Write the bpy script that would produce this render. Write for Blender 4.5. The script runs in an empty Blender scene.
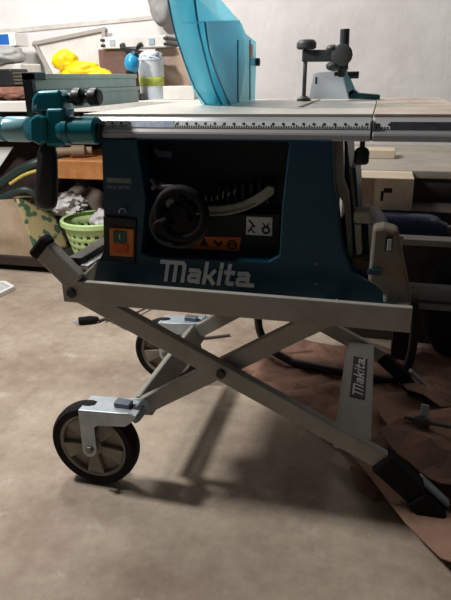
import bpy, bmesh, math, random
from mathutils import Vector, Matrix, noise

random.seed(7)
scene = bpy.context.scene
COL = scene.collection

# ------------------------------------------------------------------ camera
F_PX, CAM_H = 563.6, 0.945
PITCH, YAW, ROLL = math.radians(21.5), math.radians(14.95), math.radians(0.84)
_f = Vector((-math.sin(YAW)*math.cos(PITCH), math.cos(YAW)*math.cos(PITCH), -math.sin(PITCH)))
_r = Vector((math.cos(YAW), math.sin(YAW), 0))
_u = _r.cross(_f)
RT = _r*math.cos(ROLL) - _u*math.sin(ROLL)
UP = _u*math.cos(ROLL) + _r*math.sin(ROLL)
CAM = Vector((0, 0, CAM_H))

def ray(u, v):
    return RT*((u-225.5)/F_PX) + UP*((300-v)/F_PX) + _f

def at(u, v, Y):                 # measured point of the photograph on the upright plane at depth Y
    d = ray(u, v)
    return CAM + d*(Y/d.y)

def on(u, v, z):                 # measured point on a level plane
    d = ray(u, v)
    return CAM + d*((z-CAM_H)/d.z)

def atx(u, v, X):
    d = ray(u, v)
    return CAM + d*(X/d.x)

cam_d = bpy.data.cameras.new('camera')
cam_d.sensor_fit = 'VERTICAL'
cam_d.sensor_height = 24
cam_d.lens = F_PX/600*24
cam_d.clip_start = 0.05
cam = bpy.data.objects.new('camera', cam_d)
COL.objects.link(cam)
m3 = Matrix((RT, UP, -_f)).transposed()
cam.matrix_world = Matrix.Translation(CAM) @ m3.to_4x4()
scene.camera = cam

# --------------------------------------------------------------- materials
def lin(c):
    return tuple(((x/255)/12.92 if x/255 <= .04045 else ((x/255+.055)/1.055)**2.4) for x in c) + (1,)

def mat(name, rgb, rough=.6, metal=0, rgb2=None, scale=8, lo=.4, hi=.65, bump=0, bscale=60, spec=.5):
    m = bpy.data.materials.new(name)
    m.use_nodes = True
    nt = m.node_tree
    b = nt.nodes['Principled BSDF']
    b.inputs['Base Color'].default_value = lin(rgb)
    b.inputs['Roughness'].default_value = rough
    b.inputs['Metallic'].default_value = metal
    b.inputs['Specular IOR Level'].default_value = spec
    tc = nt.nodes.new('ShaderNodeTexCoord')
    if rgb2:
        n = nt.nodes.new('ShaderNodeTexNoise')
        n.inputs['Scale'].default_value = scale
        n.inputs['Detail'].default_value = 8
        n.inputs['Roughness'].default_value = .65
        nt.links.new(tc.outputs['Object'], n.inputs['Vector'])
        r = nt.nodes.new('ShaderNodeValToRGB')
        r.color_ramp.elements[0].position = lo
        r.color_ramp.elements[1].position = hi
        r.color_ramp.elements[0].color = lin(rgb)
        r.color_ramp.elements[1].color = lin(rgb2)
        nt.links.new(n.outputs['Fac'], r.inputs['Fac'])
        nt.links.new(r.outputs['Color'], b.inputs['Base Color'])
    if bump:
        n2 = nt.nodes.new('ShaderNodeTexNoise')
        n2.inputs['Scale'].default_value = bscale
        n2.inputs['Detail'].default_value = 6
        nt.links.new(tc.outputs['Object'], n2.inputs['Vector'])
        bp = nt.nodes.new('ShaderNodeBump')
        bp.inputs['Strength'].default_value = bump
        bp.inputs['Distance'].default_value = .01
        nt.links.new(n2.outputs['Fac'], bp.inputs['Height'])
        nt.links.new(bp.outputs['Normal'], b.inputs['Normal'])
    return m

TEAL = mat('teal_plastic', (4, 58, 78), .42, 0, (12, 68, 84), 9, .5, .85, .05, 200)
TEAL_GLOSS = mat('teal_enamel', (14, 110, 124), .25, .1)
TEAL_PALE = mat('teal_enamel_pale', (140, 192, 204), .25, .15)
DARK = mat('black_plastic', (22, 23, 26), .45, 0, (34, 34, 36), 20)
RUBBER = mat('black_rubber', (16, 16, 18), .8, 0, (26, 25, 25), 30, spec=.25)
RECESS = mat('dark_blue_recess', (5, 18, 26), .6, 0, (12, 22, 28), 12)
ALU = mat('table_aluminium', (214, 211, 203), .42, .25, (196, 186, 170), 7, .45, .8, .03, 150)
ALU_DUSTY = mat('table_aluminium_sawdust', (206, 196, 184), .6, .15, (180, 152, 128), 9, .42, .72, .05, 150)
ALU_RAIL = mat('rail_aluminium', (205, 206, 208), .35, .45)
STEEL = mat('galvanised_steel', (186, 196, 202), .4, .35, (162, 174, 184), 14)
STEEL_DARK = mat('worn_steel', (120, 116, 108), .45, .7)
STAND = mat('grey_paint', (164, 162, 154), .5, .05, (148, 144, 134), 10, .45, .7, .04, 120)
STAND_DUST = mat('grey_paint_with_sawdust', (112, 114, 106), .75, 0, (126, 98, 72), 9, .42, .62, .1, 90)
RIM = mat('grey_wheel_plastic', (146, 140, 128), .6, 0, (122, 114, 102), 14)
SCALE = mat('scale_tape', (206, 208, 208), .5)
SCALE_BLUE = mat('blue_grey_label', (132, 146, 172), .5, 0, (170, 180, 196), 60)
SCALE_DARK = mat('dark_scale_tape', (40, 44, 54), .5, 0, (60, 64, 74), 80)
INK = mat('black_ink', (16, 16, 18), .6)
WHITE = mat('white_print', (226, 228, 226), .5)
ORANGE = mat('orange_label', (232, 112, 22), .5)
ORANGE_PLATE = mat('orange_switch_plate', (226, 134, 48), .5)
GREEN_BTN = mat('green_button', (58, 84, 72), .5)
RED_BTN = mat('red_orange_button', (206, 84, 34), .5)
ARC = mat('pale_dusty_casting', (168, 172, 160), .6, 0, (150, 140, 120), 25)
YELLOW = mat('yellow_vinyl', (250, 220, 20), .45, 0, (236, 196, 10), 10)
BASKET = mat('lime_green_plastic', (196, 226, 156), .5)
SACK = mat('beige_sack', (176, 158, 132), .85, 0, (152, 130, 104), 6, .4, .7, .25, 40)
WHITE_BAG = mat('white_film', (222, 220, 222), .5, 0, (190, 176, 180), 12, .5, .7)
CARD = mat('brown_cardboard', (168, 132, 112), .85, 0, (138, 106, 88), 7, .35, .7, .3, 30)
CARD2 = mat('dark_brown_cardboard', (152, 116, 98), .88, 0, (112, 84, 70), 9, .35, .7, .4, 24)
CARDBOX = mat('tan_cardboard', (180, 158, 140), .85, 0, (162, 140, 122), 6)
WOOD = mat('orange_timber', (186, 126, 72), .6, 0, (156, 100, 54), 12)
DARK_WOOD = mat('dark_brown_timber', (58, 44, 36), .8, 0, (40, 30, 26), 8)
PLANK = mat('white_plank', (226, 224, 218), .6, 0, (206, 202, 194), 6)
CONCRETE = mat('grey_concrete', (172, 164, 152), .85, 0, (150, 142, 130), 6, .4, .7, .15, 60)
GREY_PANEL = mat('dark_grey_panel', (140, 136, 128), .8, 0, (122, 118, 112), 4)
LABELBOX = mat('pale_carton', (236, 222, 198), .8, 0, (216, 196, 168), 8)
BLUE_TANK = mat('dark_blue_enamel', (22, 48, 92), .4, 0, (26, 40, 70), 6)
BLACK_TUBE = mat('black_tube', (14, 14, 16), .4)
HOSE = mat('dark_green_hose', (36, 52, 52), .45, 0, (52, 66, 62), 10)
CLOTH_GREY = mat('grey_brown_cloth', (126, 116, 106), .9, 0, (96, 84, 76), 8, .4, .7, .3, 30)
CLOTH_DARK = mat('dark_brown_cloth', (54, 40, 36), .9, 0, (38, 26, 26), 8, .4, .7, .3, 30)
RAG = mat('red_brown_rag', (150, 104, 86), .9, 0, (104, 70, 58), 12, .4, .65, .4, 40)
GREY_PLASTIC = mat('grey_film', (140, 140, 140), .6, 0, (170, 170, 168), 9, .4, .65, .3, 20)
NAVY = mat('navy_cloth', (20, 24, 36), .85, 0, (28, 30, 40), 10, .4, .7, .3, 30)
BLUE_BOX = mat('blue_print', (30, 96, 178), .5)
CYAN = mat('cyan_plastic', (40, 152, 206), .35)
STRIPE = mat('yellow_green_print', (176, 188, 82), .5)
PAPER = mat('white_paper', (236, 236, 234), .7)
CABLE = mat('grey_cable', (92, 84, 76), .6)

def guard_mat():
    m = bpy.data.materials.new('clear_blue_plastic')
    m.use_nodes = True
    nt = m.node_tree
    b = nt.nodes['Principled BSDF']
    out = nt.nodes['Material Output']
    b.inputs['Base Color'].default_value = lin((168, 232, 244))
    b.inputs['Roughness'].default_value = .25
    t = nt.nodes.new('ShaderNodeBsdfTransparent')
    t.inputs['Color'].default_value = lin((206, 244, 250))
    tl = nt.nodes.new('ShaderNodeBsdfTranslucent')
    tl.inputs['Color'].default_value = lin((168, 232, 244))
    m1 = nt.nodes.new('ShaderNodeMixShader')
    m1.inputs[0].default_value = .4
    m2 = nt.nodes.new('ShaderNodeMixShader')
    m2.inputs[0].default_value = .48
    nt.links.new(b.outputs[0], m1.inputs[1])
    nt.links.new(tl.outputs[0], m1.inputs[2])
    nt.links.new(t.outputs[0], m2.inputs[1])
    nt.links.new(m1.outputs[0], m2.inputs[2])
    nt.links.new(m2.outputs[0], out.inputs['Surface'])
    return m
GUARD = guard_mat()
FROST = guard_mat()
FROST.name = 'frosted_white_plastic'  # translucency added so light from behind brightens the fence plate
for nd in FROST.node_tree.nodes:
    if nd.type in ('BSDF_PRINCIPLED', 'BSDF_TRANSLUCENT'):
        nd.inputs[0].default_value = lin((236, 240, 244))
    elif nd.type == 'BSDF_TRANSPARENT':
        nd.inputs[0].default_value = lin((240, 244, 246))
    elif nd.type == 'MIX_SHADER':
        nd.inputs[0].default_value = .7 if nd.inputs[2].is_linked and nd.inputs[2].links[0].from_node.type == 'MIX_SHADER' else .5

GUARD_EDGE = mat('deep_blue_plastic', (24, 96, 140), .3)

# ------------------------------------------------------------ mesh helpers
def box(bm, x0, x1, y0, y1, z0, z1):
    vs = [bm.verts.new((x, y, z)) for x in (x0, x1) for y in (y0, y1) for z in (z0, z1)]
    for q in ((0, 1, 3, 2), (4, 6, 7, 5), (0, 4, 5, 1), (2, 3, 7, 6), (0, 2, 6, 4), (1, 5, 7, 3)):
        bm.faces.new([vs[i] for i in q])

def prism(bm, pts, vec):
    """polygon of 3D points extruded along vec"""
    vec = Vector(vec)
    a = [bm.verts.new(Vector(p)) for p in pts]
    b = [bm.verts.new(Vector(p)+vec) for p in pts]
    n = len(a)
    bm.faces.new(a)
    bm.faces.new(b[::-1])
    for i in range(n):
        bm.faces.new((a[i], b[i], b[(i+1) % n], a[(i+1) % n]))

def bar(bm, p0, p1, side, w, h):
    """rectangular bar from p0 to p1; w across 'side', h across the third axis"""
    p0, p1 = Vector(p0), Vector(p1)
    d = (p1-p0).normalized()
    s = Vector(side)
    s = (s - d*s.dot(d)).normalized()
    t = d.cross(s)
    pts = [p0 + s*(i*w/2) + t*(j*h/2) for i, j in ((-1, -1), (1, -1), (1, 1), (-1, 1))]
    prism(bm, pts, p1-p0)

def ring_frame(d):
    d = d.normalized()
    a = Vector((0, 0, 1)) if abs(d.z) < .9 else Vector((1, 0, 0))
    s = d.cross(a).normalized()
    return s, d.cross(s)

def tube(bm, pts, r, n=12, closed=False, r_end=None):
    pts = [Vector(p) for p in pts]
    rings = []
    m = len(pts)
    prev = None
    for i, p in enumerate(pts):
        if closed:
            d = pts[(i+1) % m]-pts[i-1]
        else:
            d = pts[min(i+1, m-1)]-pts[max(i-1, 0)]
        d.normalize()
        if prev is None:
            s, t = ring_frame(d)
        else:
            s = (prev - d*prev.dot(d)).normalized()
            t = d.cross(s)
        prev = s
        rr = r if r_end is None else r + (r_end-r)*i/(m-1)
        rings.append([bm.verts.new(p + (s*math.cos(k*2*math.pi/n) + t*math.sin(k*2*math.pi/n))*rr) for k in range(n)])
    for i in range(m if closed else m-1):
        A, B = rings[i], rings[(i+1) % m]
        for k in range(n):
            bm.faces.new((A[k], A[(k+1) % n], B[(k+1) % n], B[k]))
    if not closed:
        bm.faces.new(rings[0][::-1])
        bm.faces.new(rings[-1])

def lathe(bm, prof, origin, axis, n=24, cap=True):
    """profile of (radius, along) pairs turned about axis"""
    o, ax = Vector(origin), Vector(axis).normalized()
    s, t = ring_frame(ax)
    rings = []
    for r, h in prof:
        rings.append([bm.verts.new(o + ax*h + (s*math.cos(k*2*math.pi/n) + t*math.sin(k*2*math.pi/n))*max(r, 1e-4)) for k in range(n)])
    for A, B in zip(rings, rings[1:]):
        for k in range(n):
            bm.faces.new((A[k], A[(k+1) % n], B[(k+1) % n], B[k]))
    if cap:
        bm.faces.new(rings[0][::-1])
        bm.faces.new(rings[-1])
    return rings

def cyl(bm, p0, p1, r, n=20, r1=None):
    p0, p1 = Vector(p0), Vector(p1)
    L = (p1-p0).length
    lathe(bm, [(r, 0), (r if r1 is None else r1, L)], p0, p1-p0, n)

def smooth_path(pts, k=6):
    pts = [Vector(p) for p in pts]
    out = []
    for i in range(len(pts)-1):
        a, b = pts[max(i-1, 0)], pts[i]
        c, d = pts[i+1], pts[min(i+2, len(pts)-1)]
        for j in range(k):
            t = j/k
            out.append(.5*((2*b) + (c-a)*t + (2*a-5*b+4*c-d)*t*t + (3*b-a-3*c+d)*t**3))
    out.append(pts[-1])
    return out

def lump(bm, c, size, amp=.25, seed=0, freq=3, flat=None, sub=4):
    """crumpled rounded heap"""
    tmp = bmesh.new()
    bmesh.ops.create_icosphere(tmp, subdivisions=sub, radius=1)
    idx = {}
    c = Vector(c)
    for v in tmp.verts:
        p = v.co.copy()
        k = 1 + amp*noise.noise(p*freq*.5+Vector((seed, 0, 0))) + amp*.5*noise.noise(p*freq+Vector((0, seed, 0)))
        q = Vector((p.x*size[0], p.y*size[1], p.z*size[2]))*k + c
        if flat is not None and q.z < flat:
            q.z = flat
        idx[v] = bm.verts.new(q)
    for f in tmp.faces:
        bm.faces.new([idx[v] for v in f.verts])
    tmp.free()

ORG = {}

def obj(name, bm, material, parent=None, bevel=0, smooth=False, angle=35, seg=2, solid=0, sub=0):
    bmesh.ops.recalc_face_normals(bm, faces=bm.faces)
    if parent is not None:
        org = ORG[parent.name]
    else:
        xs = [v.co for v in bm.verts]
        org = Vector((sum(v.x for v in xs)/len(xs), sum(v.y for v in xs)/len(xs), min(v.z for v in xs)))
    bmesh.ops.translate(bm, verts=bm.verts, vec=-org)
    me = bpy.data.meshes.new(name)
    bm.to_mesh(me)
    bm.free()
    me.materials.append(material)
    o = bpy.data.objects.new(name, me)
    COL.objects.link(o)
    if parent is not None:
        o.parent = parent
    else:
        o.location = org
    ORG[o.name] = org
    if smooth:
        for p in me.polygons:
            p.use_smooth = True
        me.set_sharp_from_angle(angle=math.radians(angle))
    if solid:
        md = o.modifiers.new('solid', 'SOLIDIFY')
        md.thickness = solid
        md.offset = 0
    if bevel:
        md = o.modifiers.new('bevel', 'BEVEL')
        md.width = bevel
        md.segments = seg
        md.limit_method = 'ANGLE'
        md.angle_limit = math.radians(40)
    if sub:
        md = o.modifiers.new('sub', 'SUBSURF')
        md.levels = md.render_levels = sub
    return o

def tag(o, label, cat, group=None):
    o['label'] = label
    o['category'] = cat
    if group:
        o['group'] = group
    return o

def thing(name, loc, label, cat, group=None):
    o = bpy.data.objects.new(name, None)
    o.empty_display_size = .05
    COL.objects.link(o)
    o.location = Vector(loc)
    ORG[o.name] = Vector(loc)
    return tag(o, label, cat, group)

def B():
    return bmesh.new()

def part_box(name, material, parent, x0, x1, y0, y1, z0, z1, bevel=0, **k):
    bm = B(); box(bm, x0, x1, y0, y1, z0, z1)
    return obj(name, bm, material, parent, bevel, **k)

def poly_at(uv, Y):
    return [at(u, v, Y) for u, v in uv]

def px_box(u0, v0, u1, v1, Y, zb=None):
    """upright rectangle measured on the photograph, as x0, x1, z0, z1 at depth Y"""
    vm, um = (v0+v1)/2, (u0+u1)/2
    return at(u0, vm, Y).x, at(u1, vm, Y).x, (at(um, v1, Y).z if zb is None else zb), at(um, v0, Y).z

# ---- lettering: thick strokes on a unit-height italic alphabet
GLYPH = {
    'M': ([[(-.22, .9), (1.0, .9), (1.12, .78), (1.12, 0)], [(.16, .9), (.16, 0)], [(.64, .9), (.64, 0)]], 1.42),
    'a': ([[(.05, .58), (.5, .58), (.58, .5), (.58, .0)], [(.58, .34), (.14, .34), (.06, .27), (.06, .12), (.14, .06), (.58, .06)]], .84),
    'A': ([[(.05, .58), (.5, .58), (.58, .5), (.58, .06), (.92, .06)], [(.58, .34), (.14, .34), (.06, .27), (.06, .12), (.14, .06), (.58, .06)]], 1.0),
    'k': ([[(.08, .98), (.08, 0)], [(.08, .3), (.34, .34), (.56, .62)], [(.3, .34), (.6, 0)]], .84),
    'i': ([[(.06, .62), (.06, 0)], [(.06, .98), (.06, .8)]], .34),
    't': ([[(.16, .95), (.16, .12), (.24, .06), (.46, .06)], [(-.02, .6), (.44, .6)]], .66),
}

def lettering(bm, word, o, ex, ey, h, width, depth, sw=.17, shear=.22):
    """word written from o along ex with height h along ey, fitted to width"""
    o, ex, ey = Vector(o), Vector(ex).normalized(), Vector(ey).normalized()
    nz = ex.cross(ey)
    total = sum(GLYPH[c][1] for c in word)
    sx = width/total
    cur = .1
    step = 0
    for c in word:
        strokes, adv = GLYPH[c]
        for st in strokes:
            for (xa, ya), (xb, yb) in zip(st, st[1:]):
                a, b = Vector((xa, ya)), Vector((xb, yb))
                d = (b-a).normalized()
                nrm = Vector((-d.y, d.x))*sw/2
                a -= d*sw*.35
                b += d*sw*.35
                q = []
                for p in (a-nrm, b-nrm, b+nrm, a+nrm):
                    q.append(o + ex*((cur+p.x+p.y*shear)*sx) + ey*(p.y*h))
                step += 1
                prism(bm, q, nz*(depth+step*.00006))
        cur += adv

# ================================================================= SETTING
def floor_mat():
    m = mat('concrete_floor', (184, 164, 140), .82)
    nt = m.node_tree
    b = nt.nodes['Principled BSDF']
    tc = nt.nodes.new('ShaderNodeTexCoord')
    n1 = nt.nodes.new('ShaderNodeTexNoise'); n1.inputs['Scale'].default_value = 2.6; n1.inputs['Detail'].default_value = 10; n1.inputs['Roughness'].default_value = .62
    n2 = nt.nodes.new('ShaderNodeTexNoise'); n2.inputs['Scale'].default_value = 26; n2.inputs['Detail'].default_value = 10; n2.inputs['Roughness'].default_value = .7
    n3 = nt.nodes.new('ShaderNodeTexNoise'); n3.inputs['Scale'].default_value = 160; n3.inputs['Detail'].default_value = 3
    for n in (n1, n2, n3):
        nt.links.new(tc.outputs['Object'], n.inputs['Vector'])
    r1 = nt.nodes.new('ShaderNodeValToRGB')
    r1.color_ramp.elements[0].position = .32; r1.color_ramp.elements[0].color = lin((142, 122, 108))
    r1.color_ramp.elements[1].position = .62; r1.color_ramp.elements[1].color = lin((186, 172, 154))
    r2 = nt.nodes.new('ShaderNodeValToRGB')
    r2.color_ramp.elements[0].position = .3; r2.color_ramp.elements[0].color = (.82, .80, .78, 1)
    r2.color_ramp.elements[1].position = .66; r2.color_ramp.elements[1].color = (1.06, 1.06, 1.06, 1)
    n4 = nt.nodes.new('ShaderNodeTexNoise'); n4.inputs['Scale'].default_value = 11; n4.inputs['Detail'].default_value = 5; n4.inputs['Roughness'].default_value = .7
    nt.links.new(tc.outputs['Object'], n4.inputs['Vector'])
    r4 = nt.nodes.new('ShaderNodeValToRGB')
    r4.color_ramp.elements[0].position = .6; r4.color_ramp.elements[0].color = (0, 0, 0, 1)
    r4.color_ramp.elements[1].position = .7; r4.color_ramp.elements[1].color = (.55, .55, .55, 1)
    nt.links.new(n4.outputs['Fac'], r4.inputs['Fac'])
    pale = nt.nodes.new('ShaderNodeMix'); pale.data_type = 'RGBA'
    nt.links.new(r4.outputs['Color'], pale.inputs[0])
    pale.inputs[7].default_value = lin((206, 196, 184))
    mx = nt.nodes.new('ShaderNodeMix'); mx.data_type = 'RGBA'; mx.blend_type = 'MULTIPLY'; mx.inputs[0].default_value = 1
    nt.links.new(n1.outputs['Fac'], r1.inputs['Fac'])
    nt.links.new(n2.outputs['Fac'], r2.inputs['Fac'])
    nt.links.new(r1.outputs['Color'], pale.inputs[6])
    nt.links.new(pale.outputs[2], mx.inputs[6])
    nt.links.new(r2.outputs['Color'], mx.inputs[7])
    nt.links.new(mx.outputs[2], b.inputs['Base Color'])
    bp = nt.nodes.new('ShaderNodeBump'); bp.inputs['Strength'].default_value = .35; bp.inputs['Distance'].default_value = .006
    nt.links.new(n2.outputs['Fac'], bp.inputs['Height'])
    nt.links.new(bp.outputs['Normal'], b.inputs['Normal'])
    return m

def struct(o):
    o['kind'] = 'structure'
    return o

bm = B(); box(bm, -4.5, 2.5, -1.2, 4.2, -.1, 0)
struct(obj('floor', bm, floor_mat()))

def wall_mat():
    """white painted block wall: blotches and a slanting run of mortar on its left half"""
    m = mat('white_painted_blocks', (236, 234, 232), .8)
    nt = m.node_tree
    b = nt.nodes['Principled BSDF']
    tc = nt.nodes.new('ShaderNodeTexCoord')
    n1 = nt.nodes.new('ShaderNodeTexNoise'); n1.inputs['Scale'].default_value = 3; n1.inputs['Detail'].default_value = 8
    n2 = nt.nodes.new('ShaderNodeTexNoise'); n2.inputs['Scale'].default_value = 14; n2.inputs['Detail'].default_value = 6
    for n in (n1, n2):
        nt.links.new(tc.outputs['Object'], n.inputs['Vector'])
    r1 = nt.nodes.new('ShaderNodeValToRGB')
    r1.color_ramp.elements[0].position = .35; r1.color_ramp.elements[0].color = lin((212, 208, 206))
    r1.color_ramp.elements[1].position = .6; r1.color_ramp.elements[1].color = lin((226, 223, 222))
    nt.links.new(n1.outputs['Fac'], r1.inputs['Fac'])
    r2 = nt.nodes.new('ShaderNodeValToRGB')
    r2.color_ramp.elements[0].position = .24; r2.color_ramp.elements[0].color = lin((120, 112, 104))
    r2.color_ramp.elements[1].position = .3; r2.color_ramp.elements[1].color = (1, 1, 1, 1)
    nt.links.new(n2.outputs['Fac'], r2.inputs['Fac'])
    mx = nt.nodes.new('ShaderNodeMix'); mx.data_type = 'RGBA'; mx.blend_type = 'MULTIPLY'; mx.inputs[0].default_value = .7
    nt.links.new(r1.outputs['Color'], mx.inputs[6])
    nt.links.new(r2.outputs['Color'], mx.inputs[7])
    nt.links.new(mx.outputs[2], b.inputs['Base Color'])
    bp = nt.nodes.new('ShaderNodeBump'); bp.inputs['Strength'].default_value = .25; bp.inputs['Distance'].default_value = .02
    nt.links.new(n2.outputs['Fac'], bp.inputs['Height'])
    nt.links.new(bp.outputs['Normal'], b.inputs['Normal'])
    return m

WY = 3.12
bm = B(); box(bm, -4.5, 2.5, WY, WY+.15, 0, 3.0)
struct(obj('wall_back', bm, wall_mat()))
# raised mortar band and block joints on the left half of the wall
MORTAR = mat('grey_mortar', (190, 184, 178), .9, 0, (212, 208, 204), 10)
bm = B()
prism(bm, poly_at([(-40, 33), (168, 14), (168, 18), (-40, 38)], WY-.006), (0, .012, 0))
struct(obj('trim_1', bm, MORTAR))

# ============================================================== WORKBENCH (left, behind)
BY0, BY1, BZ = 2.45, 3.05, .855
wb = thing('workbench', (-1.65, 2.75, 0), 'long workbench of white planks crowded with clutter, along the wall at the left', 'workbench')
part_box('bench_top', PLANK, wb, -2.75, -.66, BY0, BY1, BZ-.045, BZ, .003)
x0, x1, z0, z1 = px_box(-60, 160, 120, 178, 2.46)
part_box('shelf_board', WOOD, wb, -1.51, -.70, 2.47, 2.95, z0, z1, .004)['label'] = 'orange-brown timber shelf board'
for xx in (-2.6, -1.60, -.72):
    part_box('leg', DARK_WOOD, wb, xx-.04, xx+.04, 2.88, 2.96, .0, BZ-.045, .004)
part_box('lower_shelf', DARK_WOOD, wb, -2.72, -.68, 2.47, 3.03, .035, .085, .004)
part_box('back_panel', DARK_WOOD, wb, -2.74, -.67, 3.03, 3.06, .085, BZ-.045)  # dark board added so the white wall under the bench stays dark
LS = .085

# --- things on top of the bench, left to right
Y = 2.72
x0, x1, z0, z1 = px_box(-12, 33, 15, 46, 2.85)
bz = thing('blue_and_white_box', ((x0+x1)/2, 2.9, BZ), 'blue and white box with small print, topmost of the pile at the left edge', 'box')
part_box('carton', PAPER, bz, x0, x1, 2.85, 2.97, z0, z1, .002)
part_box('print_panel', BLUE_BOX, bz, x0, at(9, 40, 2.85).x, 2.848, 2.849, z0+.006, z1-.006)
zbb = z0
bm = B(); lump(bm, (at(-4, 56, 2.8).x, 2.85, zbb-.045), (.13, .11, .05), .25, 3, 3)
for v in bm.verts:
    v.co.z = min(v.co.z, zbb)
tag(obj('tool_roll', bm, GREY_PLASTIC, None, smooth=True, angle=80), 'rumpled grey plastic sleeve lying under the blue and white box', 'bag')
zr = zbb-.10
part_bl = B(); xa = at(20, 60, 2.88).x; box(part_bl, -2.3, at(22, 80, 2.8).x, 2.8, 3.0, BZ, zr+.012)
tag(obj('white_block', part_bl, PLANK, None, .006), 'white block standing behind the black case at the left edge', 'block')
x0, x1, z0, z1 = px_box(-22, 69, 12, 87, 2.6)
bl = thing('black_case', ((x0+x1)/2, 2.66, z0), 'small black ribbed case on the brown rags, left edge', 'case')
part_box('shell', DARK, bl, x0, x1, 2.6, 2.75, z0, z1, .008)
for k in range(4):
    zz = z0+.012+k*(z1-z0-.02)/4
    part_box('rib', STEEL_DARK, bl, x1-.001, x1+.012, 2.61, 2.72, zz, zz+.008)
bm = B(); lump(bm, (at(8, 95, 2.6).x, 2.66, (z0+BZ)/2), (.17, .12, (z0-BZ)*.62), .35, 9, 5, flat=BZ)
for v in bm.verts:
    v.co.z = min(v.co.z, z0)
tag(obj('rag_heap', bm, RAG, None, smooth=True, angle=80), 'heap of reddish brown rags under the small black case', 'rags')

# leaning white panel with grey edge
pn = thing('leaning_panel', at(75, 100, 2.9), 'white sheet panel with grey rim leaning crookedly on the wall behind the yellow bundle', 'panel')
q = [(33, 43), (105, 27), (113, 98), (58, 112)]
YT, YB = 3.075, 2.95
top = [at(33, 43, YT), at(106, 28, YT)]
bot = [at(112, 97, YB), at(62, 103, YB)]
for p in bot:
    p.z = max(p.z, BZ+.001)
pl = top + bot
nrm = (pl[1]-pl[0]).cross(pl[3]-pl[0]).normalized()
if nrm.y > 0:
    nrm = -nrm
bm = B(); prism(bm, pl, -nrm*.012)
obj('sheet', bm, mat('panel_white', (206, 202, 196), .7, 0, (186, 180, 172), 5), pn)
bm = B()
for i in range(4):
    a, b = pl[i], pl[(i+1) % 4]
    c = sum(pl, Vector())/4
    off = (c-(a+b)/2).normalized()*.012
    bar(bm, a+off, b+off, nrm, .03, .022)
obj('rim', bm, mat('panel_grey_rim', (150, 144, 136), .6), pn, .002)

# yellow bundle
yb = B()
Yy = 2.68
lump(yb, at(65, 61, Yy), (.062, .05, .052), .2, 4, 3)
lump(yb, at(82, 69, Yy), (.10, .05, .036), .25, 6, 3)
lump(yb, at(98, 75, Yy), (.07, .045, .03), .2, 8, 3)
lump(yb, at(76, 88, Yy), (.11, .06, .10), .25, 14, 3, flat=BZ)
tag(obj('yellow_bundle', yb, YELLOW, None, smooth=True, angle=80), 'bright yellow rubber bundle lying behind the grey fence', 'bundle')

# brown boxes on the bench
x0, x1, z0, z1 = px_box(156, 48, 190, 98, 2.78, BZ)
tag(part_box('cardboard_box', CARDBOX, None, x0, x1, 2.78, 2.98, BZ, z1, .003), 'plain brown cardboard box on the bench right beside the white bucket', 'box')
x0, x1, z0, z1 = px_box(100, 49, 128, 98, 2.74, BZ)
DB = part_box('wooden_box', mat('red_brown_board', (112, 86, 78), .8, 0, (88, 66, 60), 6), None, x0, x1, 2.74, 2.96, BZ, z1, .003)
tag(DB, 'dark reddish brown box under the left half of the white tool case', 'box')
zcase = z1
x0, x1, z0, z1 = px_box(163, 86, 194, 98, 2.6, BZ)
tag(part_box('white_board_strip', PLANK, None, x0, x1, 2.6, 2.68, BZ, z1, .003), 'low white board on the bench in front of the brown cardboard box', 'board')

# bucket with print and rag
xc = at(146, 80, 2.62).x
bk = thing('bucket', (xc+.005, 2.68, BZ), 'white plastic bucket with yellow green print standing beside the brown cardboard box', 'bucket')
zt = at(148, 60, 2.62).z
bm = B(); lathe(bm, [(.056, 0), (.062, zt-BZ), (.065, zt-BZ), (.065, zt-BZ+.008), (.058, zt-BZ+.008), (.053, .012)], (xc+.005, 2.68, BZ), (0, 0, 1), 28)
obj('pail', bm, mat('white_bucket', (220, 224, 228), .4, 0, (196, 206, 220), 9), bk, smooth=True)
z_a, z_b = at(148, 86, 2.62).z, at(148, 77, 2.62).z
bm = B(); lathe(bm, [(.0585, z_a-BZ), (.0605, z_b-BZ)], (xc+.005, 2.68, BZ), (0, 0, 1), 28, cap=False)
obj('print_band', bm, STRIPE, bk, smooth=True, solid=.001)
bm = B(); lump(bm, (xc-.0, 2.68, zt+.01), (.055, .055, .028), .4, 21, 4)
tag(obj('white_rag', bm, mat('pale_blue_rag', (206, 216, 228), .9, 0, (176, 190, 206), 20), None, smooth=True, angle=80), 'pale crumpled rag spilling over the rim of the bucket', 'rag')

# aluminium tool case lying across box
x0, x1, z0, z1 = px_box(103, 38, 166, 50, 2.72)
zc = zcase + .001
hcase = z1-z0
tc_ = thing('tool_case', ((x0+x1)/2, 2.78, zc), 'long white metal case with black handle lying across the boxes', 'case')
part_box('shell', PLANK, tc_, x0, x1, 2.72, 2.88, zc, zc+hcase, .004)
for xx in (x0, x1):
    for zz in (zc+.008, zc+hcase-.008-.012):
        part_box('corner_cap', DARK, tc_, xx-.012, xx+.012, 2.715, 2.885, zz, zz+.012, .003)
bm = B(); xm = (x0+x1)/2-.01
tube(bm, [(xm-.045, 2.722, zc+.014), (xm-.045, 2.70, zc+.010), (xm-.036, 2.685, zc-.006), (xm+.036, 2.685, zc-.006), (xm+.045, 2.70, zc+.010), (xm+.045, 2.722, zc+.014)], .011, 10)
obj('handle', bm, DARK, tc_, smooth=True)
for s in (-.1, .1):
    part_box('latch', STEEL, tc_, xm+s-.014, xm+s+.014, 2.716, 2.721, zc+.012, zc+.04, .001)

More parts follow.
